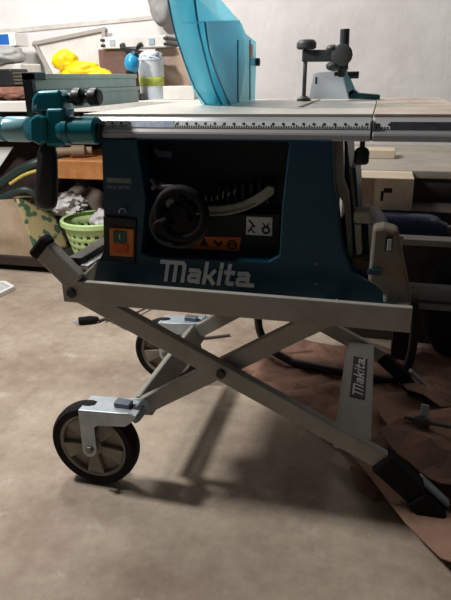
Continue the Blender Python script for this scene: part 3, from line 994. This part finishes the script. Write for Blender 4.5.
# lower instrument panel inside the opening
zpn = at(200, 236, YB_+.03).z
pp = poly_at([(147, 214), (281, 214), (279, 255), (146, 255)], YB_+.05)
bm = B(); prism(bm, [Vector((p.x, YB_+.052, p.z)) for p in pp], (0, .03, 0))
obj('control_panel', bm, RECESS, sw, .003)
YPn = YB_+.052
bm = B(); prism(bm, poly_at([(180, 236), (241, 237.5), (239, 251), (180, 248)], YPn), (0, -.001, 0))
wl = obj('warning_label', bm, ORANGE, sw)
bm = B()
for u, v in ((204, 242), (218, 243.5), (232, 244.5)):
    c = at(u, v, YPn-.0011); r_ = .0105
    if u == 204:
        prism(bm, [c+Vector((-r_, 0, -r_*.8)), c+Vector((r_, 0, -r_*.8)), c+Vector((0, 0, r_))], (0, -.0006, 0))
    elif u == 218:
        bar(bm, c+Vector((-.01, 0, .006)), c+Vector((0.002, 0, -.004)), (0, 1, 0), .0008, .007)
        bar(bm, c+Vector((-.001, 0, -.006)), c+Vector((.01, 0, .005)), (0, 1, 0), .0008, .006)
    else:
        lathe(bm, [(.0115, 0), (.0115, .0007), (.0075, .0007), (.0075, 0), (.0115, 0)], c, (0, -1, 0), 24, cap=False)
        box(bm, c.x-.007, c.x+.007, c.y-.0007, c.y, c.z-.0015, c.z+.0015)
        box(bm, c.x-.005, c.x+.005, c.y-.0007, c.y, c.z+.003, c.z+.005)
obj('pictogram', bm, INK, wl)
bm = B(); prism(bm, poly_at([(246.5, 216.5), (272.5, 217.5), (272, 236), (246, 234.5)], YPn), (0, -.001, 0))
pg = obj('pictogram_label', bm, WHITE, sw)
bm = B(); Yg = YPn-.0011
def gp(u, v): return at(u, v, Yg)
bar(bm, gp(249, 220), gp(255, 227), (0, 1, 0), .0008, .004)
bar(bm, gp(253, 226), gp(248, 232), (0, 1, 0), .0008, .004)
bar(bm, gp(250, 229), gp(255, 233), (0, 1, 0), .0008, .003)
c = gp(266, 230); lathe(bm, [(.0095, 0), (.0095, .0007), (.005, .0007), (.005, 0), (.0095, 0)], c, (0, -1, 0), 20, cap=False)
bar(bm, gp(263, 223), gp(266, 228), (0, 1, 0), .0008, .003); bar(bm, gp(269, 223), gp(266, 228), (0, 1, 0), .0008, .003)
obj('pictogram', bm, INK, pg)
# bevel scale arc and its guide slot
Ya = YB_+.055
def ribbon(bm, uv, w, Y, t):
    pts = smooth_path([at(u, v, Y) for u, v in uv], 6)
    A, Bq = [], []
    for i, p in enumerate(pts):
        d = (pts[min(i+1, len(pts)-1)]-pts[max(i-1, 0)]).normalized()
        n = Vector((-d.z, 0, d.x))
        A.append(p+n*w/2); Bq.append(p-n*w/2)
    d0 = (pts[0]-pts[1]).normalized(); d1 = (pts[-1]-pts[-2]).normalized()
    prism_pts = A + [pts[-1]+d1*w*.4] + Bq[::-1] + [pts[0]+d0*w*.4]
    va = [bm.verts.new(p) for p in prism_pts]; vb = [bm.verts.new(p+Vector((0, t, 0))) for p in prism_pts]
    n = len(A)
    for V, flip in ((va, 0), (vb, 1)):
        Aq, Bb = V[:n], V[n+1:2*n+1][::-1]
        for i in range(n-1):
            bm.faces.new((Aq[i], Aq[i+1], Bb[i+1], Bb[i]))
        bm.faces.new((Aq[n-1], V[n], Bb[n-1])); bm.faces.new((Aq[0], Bb[0], V[-1]))
    m = len(va)
    for i in range(m):
        bm.faces.new((va[i], vb[i], vb[(i+1) % m], va[(i+1) % m]))
bm = B(); ribbon(bm, [(168, 203), (190, 209), (212, 211.5), (235, 209), (255, 201), (271, 190)], .022, Ya-.006, .02)
obj('bevel_guide', bm, ARC, sw, .003)
bm = B(); ribbon(bm, [(178, 208), (200, 212.5), (220, 213.5), (240, 210), (255, 204)], .004, Ya-.0085, .004)
obj('guide_groove', bm, STEEL_DARK, sw)
bm = B()
for k in range(12):
    t = k/11
    u = 172+t*62; v = 199+6.5*math.sin(math.pi*min(1, t*.9+.1))-5*t
    p = at(u, v, Ya); q = at(u+2.2*(t-.5), v-(7 if k % 3 == 0 else 4.5), Ya)
    bar(bm, p, q, (0, 1, 0), .002, .0022)
obj('bevel_scale', bm, ARC, sw)
bm = B(); ribbon(bm, [(152, 189), (156, 184.5), (162, 187), (168, 192)], .009, Ya-.03, .016)
obj('lock_lever', bm, ARC, sw, .002)
bm = B(); prism(bm, poly_at([(153, 147), (160, 150.5), (172, 151.5), (171, 158), (158, 156.5)], YC), (0, -.003, 0))
obj('inspection_label', bm, mat('faded_blue_paper', (110, 130, 150), .6), sw)
for k in range(7):
    u = 222 + k*8
    p = at(u, 192-2*k*.3, YC)
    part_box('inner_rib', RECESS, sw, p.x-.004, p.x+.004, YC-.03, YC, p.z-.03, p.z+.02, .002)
# hand wheel
hc = at(181, 214, YB_-.02)
bm = B()
rr = .052
tube(bm, [hc+Vector((math.cos(a)*rr, 0, math.sin(a)*rr)) for a in [2*math.pi*k/40 for k in range(40)]], .0105, 12, closed=True)
WHEELDARK = mat('hand_wheel_black', (12, 12, 14), .7, spec=.25)
hw = obj('hand_wheel', bm, WHEELDARK, sw, smooth=True)
bm = B(); cyl(bm, hc+Vector((0, -.008, 0)), hc+Vector((0, .1, 0)), .02, 20, .016)
for k in range(3):
    a = math.radians(100+120*k)
    bar(bm, hc, hc+Vector((math.cos(a)*rr, 0, math.sin(a)*rr)), (0, 1, 0), .008, .016)
lathe(bm, [(.03, -.004), (.03, .006)], hc, (0, 1, 0), 24)
obj('wheel_hub', bm, WHEELDARK, hw, .002, smooth=True)
bm = B(); kk = at(166, 222, YB_-.02); cyl(bm, kk+Vector((0, .004, 0)), kk+Vector((0, -.045, 0)), .011, 16, .014)
obj('crank_knob', bm, RUBBER, hw, .003, smooth=True)
# cable loop hanging by the wheel
bm = B(); tube(bm, smooth_path([at(u, v, YB_-.015) for u, v in ((152, 178), (160, 187), (176, 188), (194, 197), (206, 213), (204, 232), (190, 244), (172, 245), (158, 238), (152, 224), (155, 208), (164, 196))], 6), .0065, 10)
obj('power_cable', bm, mat('dark_grey_cable', (26, 25, 26), .6), sw, smooth=True)
# switch
sx = poly_at([(104, 215), (137, 218), (136, 264), (105, 262)], YB_)
bm = B(); prism(bm, sx, (0, -.006, 0)); sb = obj('switch_box', bm, DARK, sw, .004)
bm = B(); prism(bm, poly_at([(110, 227), (134.5, 228.5), (134, 256.5), (110.5, 255)], YB_-.006), (0, -.006, 0)); obj('switch_plate', bm, ORANGE_PLATE, sb, .003)
bm = B(); prism(bm, poly_at([(113.5, 230.5), (127, 231.5), (127, 243), (113.5, 242)], YB_-.012), (0, -.003, 0)); obj('start_button', bm, GREEN_BTN, sb, .002)
bm = B(); prism(bm, poly_at([(113, 243.5), (129, 244.5), (128.5, 253), (113.5, 252.5)], YB_-.012), (0, -.006, 0)); obj('stop_button', bm, RED_BTN, sb, .003)
bm = B(); c = at(119.5, 236.5, YB_-.0155); box(bm, c.x-.001, c.x+.001, c.y-.0005, c.y+.001, c.z-.006, c.z+.006); obj('start_mark', bm, WHITE, sb)
# rating plate: rows of tiny print
bm = B(); prism(bm, poly_at([(106.5, 177.5), (131.5, 178.5), (131.5, 183.5), (106.5, 182.5)], YB_), (0, -.0008, 0))
rp = obj('rating_plate', bm, mat('dull_silver_print', (128, 138, 142), .5, 0, (90, 106, 114), 120), sw)
bm = B()
for u0, u1, v in ((107, 112, 186.5), (113, 116, 187), (118.5, 123, 187), (124, 130, 187)):
    a, b = at(u0, v, YB_), at(u1, v, YB_)
    box(bm, a.x, b.x, YB_-.0008, YB_, a.z-.0035, a.z+.003)
obj('rating_print', bm, mat('dull_silver_ink', (96, 110, 116), .5), rp)
bm = B(); tube(bm, smooth_path([at(119, 213, YB_-.005), at(120, 209.5, YB_-.012), at(123.5, 208.5, YB_-.012), at(126, 212, YB_-.004)], 4), .0016, 8)
obj('cable_hook', bm, STEEL, sw, smooth=True)
# maker lettering on the front
a, b = at(163, 280, YB_), at(256, 285.5, YB_)
hgt = at(175, 261.5, YB_).z - at(175, 281, YB_).z
bm = B(); lettering(bm, 'MakitA', Vector((a.x-.004, YB_, a.z+.001)), (1, 0, 0), (0, 0, 1), hgt*1.03, b.x-a.x-.004, .0012, sw=.2)
obj('maker_lettering', bm, WHITE, sw)
# ribs / screws on the shell
for u, v in ((94, 272), (316, 284), (316, 264)):
    bm = B(); c = at(u, v, YB_); cyl(bm, c, c+Vector((0, -.002, 0)), .0035, 12)
    obj('screw', bm, STEEL_DARK, sw)
# right side: pale trim edge, motor housing
bm = B(); prism(bm, poly_at([(331, 140), (343, 140), (344, 180), (349, 194), (354, 268), (349, 268), (344, 205), (335, 188)], YB_+.052), (0, .02, 0))
obj('side_trim', bm, ARC, sw, .002)
bm = B(); prism(bm, poly_at([(344, 140), (347, 140), (350, 168), (356, 168), (359, 215), (355, 268), (345, 268)], YB_+.12), (0, .25, 0))
obj('side_panel', bm, TEAL, sw, .004)
bm = B(); prism(bm, poly_at([(349, 168), (352, 168), (357, 214), (354, 214)], YB_+.118), (0, -.004, 0))
obj('side_panel_edge', bm, ARC, sw)
# motor block
mx0 = at(355, 215, YB_+.05)
bm = B(); prism(bm, poly_at([(353.5, 212), (371, 212), (371.5, 224), (353.5, 223.5)], YB_+.02), (0, .05, 0))
mb = obj('motor_bracket', bm, ARC, sw, .003)
bm = B(); prism(bm, poly_at([(354, 224), (361, 224), (362, 254), (356, 256)], YB_+.03), (0, .03, 0)); obj('motor_strut', bm, ARC, mb, .003)
bm = B(); prism(bm, poly_at([(368, 224), (374, 224), (377, 276), (370, 276)], YB_+.03), (0, .03, 0))
obj('motor_strut', bm, ARC, mb, .003)
m0 = at(366, 243, YB_+.14)
bm = B(); lathe(bm, [(.03, 0), (.055, .01), (.06, .03), (.06, .2)], (m0.x-.01, YB_+.08, m0.z), (0, 1, 0), 28)
obj('motor', bm, mat('motor_dark_blue', (16, 34, 52), .5), sw, .002, smooth=True)
bm = B(); prism(bm, poly_at([(352, 258), (372, 262), (384, 277), (394, 288), (396, 300), (350, 298)], YB_+.035), (0, .06, 0))
obj('base_flange', bm, STAND_DUST, sw, .004)
bm = B(); prism(bm, poly_at([(368, 268), (382, 269), (381, 275), (367, 274)], YN+.029), (0, -.006, 0))
obj('toggle', bm, TEAL, sw, .002)

# --- table top with a mitre slot
YT0, YT1 = 1.17, 2.0
sl0, sl1 = -.198, -.182
bm = B()
box(bm, xL-.02, sl0, YT0, YT1, TT-.014, TT)
box(bm, sl1, xS-.001, YT0, YT1, TT-.014, TT)
box(bm, sl0, sl1, YT0, 1.44, TT-.014, TT)
box(bm, sl0, sl1, 1.44, YT1, TT-.014, TT-.009)
tbl = obj('table_top', bm, ALU, sw, .001)
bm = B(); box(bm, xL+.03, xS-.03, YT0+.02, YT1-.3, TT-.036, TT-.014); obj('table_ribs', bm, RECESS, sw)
bm = B(); box(bm, xS+.0015, xE, YT0, YT1+.06, TT-.014, TT); xt = obj('extension_table', bm, ALU_DUSTY, sw, .001)
xt['label'] = 'sawdust-stained sliding extension table'
bm = B(); box(bm, sl0+.002, sl1-.002, 1.442, YT1, TT-.0088, TT-.008); obj('mitre_slot', bm, INK, tbl)
# --- front rail profiles
prof = [(1.169, .8718), (1.156, .8635), (1.146, .8500), (1.1395, .8432), (1.138, .8395), (1.138, .8290), (1.169, .8290)]
def rail(name, x0, x1, parent):
    bm = B(); prism(bm, [(x0, y, z) for y, z in prof], (x1-x0, 0, 0)); return obj(name, bm, ALU_RAIL, parent, .0012)
r1 = rail('front_rail', xL+.0, xS-.0015, sw)
r2 = rail('extension_rail', xS+.002, .42, sw)
part_box('rail_gap_filler', INK, sw, xS-.0012, xS+.0016, 1.1425, 1.168, .830, .866)  # dark filler added to keep the seam between the rails black
# tape on the slanted face
ta, tb = Vector((0, 1.1555, .8628)), Vector((0, 1.1462, .8503))
nrm = Vector((0, -(ta.z-tb.z), ta.y-tb.y)).normalized()
def tape(x0, x1, material, name, parent, lift=.0012, s0=0., s1=1.):
    bm = B(); A = ta.lerp(tb, s0)+nrm*lift; C = ta.lerp(tb, s1)+nrm*lift
    prism(bm, [(x0, A.y, A.z), (x1, A.y, A.z), (x1, C.y, C.z), (x0, C.y, C.z)], -nrm*.0008)
    return obj(name, bm, material, parent)
t1 = tape(xL+.01, xS-.004, SCALE, 'scale_tape', r1)
t2 = tape(xS+.006, .41, SCALE, 'scale_tape', r2)
xb0, xb1 = at(131, 126, 1.15).x, at(174, 126, 1.15).x
tape(xb0, xb1, SCALE_BLUE, 'blue_sticker', r1, .0018)
xd = at(390, 128, 1.15).x
tape(xd, .405, SCALE_DARK, 'dark_tape', r2, .0018)
def ticks(x0, x1, skip, parent):
    bm = B(); x = x0; k = 0
    while x < x1:
        if not (skip[0] < x < skip[1]):
            L = .5 if k % 5 == 0 else .34
            A = ta.lerp(tb, 1.0)+nrm*.0022; C = ta.lerp(tb, 1-L)+nrm*.0022
            w = .0008
            prism(bm, [(x-w, A.y, A.z), (x+w, A.y, A.z), (x+w, C.y, C.z), (x-w, C.y, C.z)], -nrm*.001)
            if k % 4 == 0:      # numerals: small dark squares between the marks
                A = ta.lerp(tb, .5)+nrm*.0022; C = ta.lerp(tb, .22)+nrm*.0022
                prism(bm, [(x+.001, A.y, A.z), (x+.0055, A.y, A.z), (x+.0055, C.y, C.z), (x+.001, C.y, C.z)], -nrm*.001)
        x += .005; k += 1
    obj('graduations', bm, INK, parent)
ticks(xL+.012, xb0-.004, (9, 9), t1)
ticks(xb1+.004, xS-.006, (9, 9), t1)
ticks(xS+.008, xd-.003, (9, 9), t2)
# rail lock knob under the extension
kc = at(361.5, 158, 1.155)
bm = B(); lathe(bm, [(.011, -.002), (.0145, .002), (.0145, .022), (.011, .028), (.005, .031), (.005, .829-kc.z+.01)], (kc.x, 1.155, kc.z-.01), (0, 0, 1), 20)
obj('lock_knob', bm, DARK, sw, .001, smooth=True)

# --- blade guard: clear blue channel tilted over the blade
GL, GR, GS = -.485, -.425, -.392
gp_ = [(atx(u, v, GR)) for u, v in ((195, 2), (199, 30), (206, 60), (214, 88), (222, 104))]
up_dir = (gp_[0]-gp_[1]).normalized()
front = [gp_[0]+up_dir*.10] + gp_
front[-1].z = TT+.001
bgd = bpy.data.objects.new('blade_guard', None); COL.objects.link(bgd); bgd.parent = sw; ORG[bgd.name] = ORG[sw.name]
def strip(bm, pts, x0, x1):
    A = [bm.verts.new((x0, p.y, p.z)) for p in pts]; C = [bm.verts.new((x1, p.y, p.z)) for p in pts]
    for i in range(len(pts)-1):
        bm.faces.new((A[i], A[i+1], C[i+1], C[i]))
bm = B()
# front face narrows a little towards its tip
n = len(front)
A = [bm.verts.new((GL + .014*(i/(n-1))**2, p.y-.012*(1-i/(n-1)), p.z)) for i, p in enumerate(front)]
C = [bm.verts.new((GR, p.y, p.z)) for p in front]
for i in range(n-1):
    bm.faces.new((A[i], A[i+1], C[i+1], C[i]))
obj('front_shield', bm, GUARD, bgd, solid=.003, smooth=True)
bm = B(); tube(bm, smooth_path([(GR, p.y-.001, p.z) for p in front], 3), .0026, 8); tube(bm, smooth_path([(GL+.014*(i/(n-1))**2, p.y-.013*(1-i/(n-1)), p.z) for i, p in enumerate(front)], 3), .0022, 8)
obj('edge_rib', bm, GUARD_EDGE, bgd, smooth=True)
# right wall, reaching back
bk_ = [atx(u, v, GR) for u, v in ((216, -6), (242, 24), (246, 60), (240, 100))]
bk_[-1].z = TT+.001
bk_ = [bk_[0]+Vector((0, -.05, .10))]+bk_
bm = B(); prism(bm, front+bk_[::-1], (-.003, 0, 0)); obj('side_wall', bm, GUARD, bgd)
bm = B(); prism(bm, [p+Vector((GL-GR+.004, 0, 0)) for p in front+bk_[::-1]], (-.003, 0, 0)); obj('side_wall', bm, GUARD, bgd)
# outer hinged side cover
oc = [atx(u, v, GS) for u, v in ((205, 22), (209, 50), (218, 78), (230, 104), (255, 102), (256, 66), (256, 42), (246, 34), (240, 21))]
for k in (3, 4):
    oc[k].z = TT+.001
bm = B(); prism(bm, oc, (-.003, 0, 0)); obj('side_cover', bm, GUARD, bgd)
bm = B(); tube(bm, smooth_path(oc[:4], 4), .0024, 8); obj('edge_rib', bm, GUARD_EDGE, bgd, smooth=True)
bm = B(); strip(bm, [oc[0], oc[8]], GR-.02, GS); obj('top_flange', bm, GUARD, bgd, solid=.004)
for u in (238, 250):
    a, b = atx(u, 40, GS+.0015), atx(u, 100, GS+.0015)
    b.z = TT+.004
    bm = B(); tube(bm, [a, b], .002, 6)
    obj('fold_line', bm, GUARD_EDGE, bgd, smooth=True)
bm = B(); c = atx(256, 62, GS); cyl(bm, c+Vector((-.02, 0, 0)), c+Vector((.012, 0, 0)), .012, 14); obj('hinge_knob', bm, DARK, bgd, .002, smooth=True)
bm = B(); a = atx(250, 44, GS+.002); b = atx(253, 58, GS+.002); box(bm, GS+.0005, GS+.0015, a.y, b.y, b.z, a.z); obj('warning_label', bm, ORANGE_PLATE, bgd)
bm = B(); box(bm, -.456, -.453, 1.62, 1.84, TT+.0005, TT+.15); obj('riving_knife', bm, STEEL_DARK, bgd)

# ============================================================== RIP FENCE
fx = at(30, 100, 1.16).x
rf = thing('rip_fence', (fx, 1.4, TT-.1), 'grey rip fence with teal clamp and black lever at the left end of the saw', 'fence')
fy0 = 1.16
xf = at(32.5, 95, fy0).x
zt_, zb_ = at(29, 73.5, fy0).z, at(29, 114, fy0).z
yend = atx(138, 88, xf).y
zb_ = max(zb_, TT+.002)
bm = B()
box(bm, xf-.020, xf, fy0+.012, yend, zb_, zb_+.045)
box(bm, xf-.020, xf-.005, fy0+.012, yend, zb_+.045, zt_)
box(bm, xf-.005, xf, fy0+.012, yend, zt_-.012, zt_)
box(bm, xf, xf+.006, fy0+.012, yend, zb_+.036, zb_+.045)
obj('fence_bar', bm, mat('grey_aluminium', (196, 196, 186), .5, .1, (178, 180, 170), 8), rf, .0015)
bm = B(); box(bm, xf-.021, xf+.002, fy0, fy0+.016, zb_-.012, zt_+.002); box(bm, xf-.021, xf+.002, fy0, fy0+.06, zt_-.014, zt_+.003); obj('end_cap', bm, DARK, rf, .002)
# teal clamp body above the tube
Yh = 1.115
bm = B(); prism(bm, poly_at([(30, 113), (31, 98), (36, 91), (57, 90), (62, 94), (63, 113)], Yh), (0, .04, 0))
obj('clamp_head', bm, TEAL_GLOSS, rf, .008, seg=3)
zc2 = at(60, 131, Yh).z
xa = at(-22, 128, Yh).x; xb = at(99, 131, Yh).x
# clamp tube: stepped cylinder
bm = B()
x_ = lambda u: at(u, 130, Yh+.02).x
X0 = x_(62)
lathe(bm, [(.027, 0), (.029, .006), (.029, x_(66)-X0), (.031, x_(67)-X0), (.031, x_(72)-X0), (.0285, x_(73)-X0), (.0285, x_(97)-X0), (.026, x_(98.5)-X0)], (X0, Yh+.02, zc2), (1, 0, 0), 32)
obj('clamp_tube', bm, TEAL_GLOSS, rf, smooth=True)
bm = B(); cyl(bm, (x_(98.5), Yh+.02, zc2), (x_(101), Yh+.02, zc2), .016, 24); obj('tube_end', bm, DARK, rf, smooth=True)
bm = B(); X1 = x_(-24)
lathe(bm, [(.024, 0), (.026, .004), (.026, x_(4)-X1), (.020, x_(5)-X1), (.020, x_(8)-X1), (.027, x_(9)-X1), (.027, x_(28)-X1), (.024, x_(30)-X1)], (X1, Yh+.02, zc2+.001), (1, 0, 0), 32)
obj('clamp_sleeve', bm, TEAL_PALE, rf, smooth=True)  # pale colour stands in for white reflections on the sleeve
bm = B(); prism(bm, poly_at([(29, 119), (36, 114), (45, 117), (46, 142), (40, 146), (29, 141)], Yh-.012), (0, .06, 0)); 
obj('collar', bm, TEAL_GLOSS, rf, .006, seg=3)
bm = B(); prism(bm, poly_at([(45, 108), (64, 108), (63, 147), (45, 147)], Yh-.004), (0, .05, 0)); 
obj('holder', bm, TEAL_GLOSS, rf, .008, seg=3)
# lever handle
ht, hb_ = at(45, 146, Yh), at(43, 209, Yh)
d = (hb_-ht); Lh = d.length
bm = B(); lathe(bm, [(.012, -.012), (.017, .004), (.021, .02), (.024, Lh*.5), (.0255, Lh-.02), (.023, Lh-.006), (.016, Lh)], ht+Vector((0, .012, 0)), d, 24)
obj('lever_handle', bm, DARK, rf, smooth=True, angle=60)
# two black thumb knobs
ks = B(); 
kz = at(75, 97, Yh).z
for u in (74, 90):
    p = at(u, 97, Yh+.03)
    bm = B(); lathe(bm, [(.008, -.03), (.008, -.004), (.017, 0), (.0185, .004), (.0185, .018), (.014, .024)], p, (1, 0, 0), 14)
    obj('thumb_knob', bm, DARK, rf, .0015, smooth=True)
ks.free()
bm = B(); p0, p1 = at(58, 99, Yh+.03), at(92, 99, Yh+.03); cyl(bm, p0, p1, .0085, 12); obj('clamp_screw', bm, STEEL_DARK, rf, smooth=True)
bm = B(); p = at(36, 107, Yh-.001); cyl(bm, p, p+Vector((0, -.004, 0)), .004, 10); obj('pin', bm, STEEL, rf, smooth=True)

# ============================================================== MITRE GAUGE
Ym = 1.84
mg = thing('mitre_gauge', (at(340, 98, Ym).x, Ym, TT), 'mitre gauge with pale fence plate and black hold-down clamp on the table', 'mitre gauge')
zt0 = TT+.001
def mp(u, v, Y=Ym):
    p = at(u, v, Y); p.z = max(p.z, zt0); return p
def fl(pts):
    return pts
bm = B(); prism(bm, [mp(347.5, 99), mp(347.5, 92), mp(353, 88), mp(358, 93), mp(380, 95), mp(380, 99.5)], (0, .07, 0))
obj('gauge_base', bm, mat('deep_teal_casting', (20, 74, 84), .4), mg, .003)
bm = B(); prism(bm, [mp(341, 70, Ym), mp(346, 68, Ym), mp(356, 92, Ym), mp(347.5, 99, Ym)], (0, .03, 0)); obj('gauge_bracket', bm, TEAL_PALE, mg, .003)
bm = B(); prism(bm, [mp(309, 99, Ym-.02), mp(313, 73, Ym-.02), mp(341, 70.5, Ym-.02), mp(348.5, 99, Ym-.02)], (0, .018, 0)); obj('fence_plate', bm, FROST, mg, .002)
bm = B(); a, b = mp(315.5, 77, Ym-.021), mp(317, 84, Ym-.021); box(bm, a.x, b.x, Ym-.022, Ym-.019, b.z, a.z); a, b = mp(334.5, 72, Ym-.021), mp(337, 76, Ym-.021); box(bm, a.x, b.x, Ym-.022, Ym-.019, b.z, a.z)
obj('slot', bm, INK, mg)
Yk = Ym-.04
bm = B(); cyl(bm, mp(343.5, 70, Yk), mp(345, 29, Yk), .0135, 16); obj('post', bm, mat('dark_steel', (66, 68, 68), .4, .3), mg, .001, smooth=True)
bm = B(); cyl(bm, mp(341, 75, Yk+.02), mp(342, 64, Yk), .012, 12); obj('post_socket', bm, DARK, mg, .001, smooth=True)
GREYK = mat('dark_grey_knob', (72, 74, 72), .5)
bm = B(); bar(bm, mp(302.5, 56, Yk), mp(349, 55.5, Yk), (0, 1, 0), .026, .032); obj('clamp_arm', bm, mat('dark_grey_arm', (62, 64, 64), .5), mg, .003)
for (ua, va, ub, vb, r_) in ((326, 50, 339, 48.5, .02), (326, 66, 341, 66.5, .02)):
    bm = B(); p = mp((ua+ub)/2, (va+vb)/2, Yk-.01); lump(bm, p, ((at(ub, va, Yk).x-at(ua, va, Yk).x)/2, .025, .013), .15, ua, 4, sub=3)
    obj('wing_knob', bm, GREYK, mg, smooth=True, angle=80)
bm = B(); p = mp(342, 55, Yk-.02); lathe(bm, [(.02, -.014), (.03, -.01), (.03, .008), (.024, .014)], p, (0, 1, 0), 14); obj('lock_knob', bm, GREYK, mg, .002, smooth=True)
bm = B(); p = mp(306.5, 45, Yk); lathe(bm, [(.022, -.012), (.029, -.008), (.029, .006), (.022, .014)], p, (0, 0, 1), 12); obj('screw_knob', bm, GREYK, mg, .002, smooth=True)
p = mp(305.5, 98, Yk); p.z = zt0
q = mp(306, 47, Yk)
bm = B(); cyl(bm, (q.x-.001, Yk, zt0+.008), q, .006, 10); obj('clamp_screw', bm, STEEL_DARK, mg, smooth=True)
bm = B(); lathe(bm, [(.022, 0), (.020, .006), (.009, .014)], (q.x-.001, Yk, zt0), (0, 0, 1), 18); obj('screw_pad', bm, STEEL_DARK, mg, smooth=True)
bm = B(); p = mp(352, 75, Ym+.01); cyl(bm, p+Vector((-.02, 0, 0)), p+Vector((.02, 0, .0)), .01, 12); obj('set_screw', bm, DARK, mg, smooth=True)

# ============================================================== PLUG AND CORD
pc = thing('power_cord', on(90, 322, .015), 'dark power plug with bright prongs and cord lying on the floor beneath the stand', 'power cord')
a, b = on(78.5, 321, .016), on(99, 319, .016)
d = (b-a).normalized()
bm = B(); lathe(bm, [(.013, 0), (.016, .004), (.017, .05), (.012, (b-a).length-.01), (.007, (b-a).length)], a, d, 16); obj('plug', bm, RUBBER, pc, smooth=True)
for s in (-.007, .007):
    bm = B(); n = Vector((-d.y, d.x, 0)); cyl(bm, a+n*s, a+n*s-d*.022, .003, 8); obj('prong', bm, STEEL, pc, smooth=True)
bm = B(); tube(bm, smooth_path([b+Vector((0, 0, -.008)), on(106, 319, .006), on(116, 323, .006), on(128, 329, .006), on(145, 332, .006), on(175, 340, .006), on(230, 335, .006)], 6), .0055, 8)
obj('cord', bm, CABLE, pc, smooth=True)
bm = B(); tube(bm, smooth_path([on(104, 319.3, .017), on(110, 316, .017), on(122, 317, .017), on(140, 311, .017), on(160, 300, .017)], 6), .0045, 8)
obj('cord', bm, CABLE, pc, smooth=True)

# ================================================================= LIGHT
def bulb(name, loc, radius, power, col):
    L = bpy.data.lights.new(name, 'POINT'); L.shadow_soft_size = radius; L.energy = power; L.color = col
    o = bpy.data.objects.new(name, L); COL.objects.link(o); o.location = loc
    return o
bulb('ceiling_lamp', (-1.8, 1.08, 2.2), .12, 178, (1, .965, .93))
bulb('rear_lamp', (-1.35, 2.1, 2.35), .22, 80, (1, .97, .94))
bulb('far_fill', (1.1, 2.35, 2.2), .15, 9, (1, .95, .9))  # weak fill added to brighten the bench, wall and table at the right
w = bpy.data.worlds.new('world'); scene.world = w
w.use_nodes = True
bg = w.node_tree.nodes['Background']
bg.inputs[0].default_value = (.9, .95, 1, 1)
bg.inputs[1].default_value = .036

scene.view_settings.view_transform = 'Standard'
scene.view_settings.look = 'None'
scene.view_settings.gamma = 1
scene.view_settings.use_curve_mapping = False
scene.view_settings.exposure = 0.0
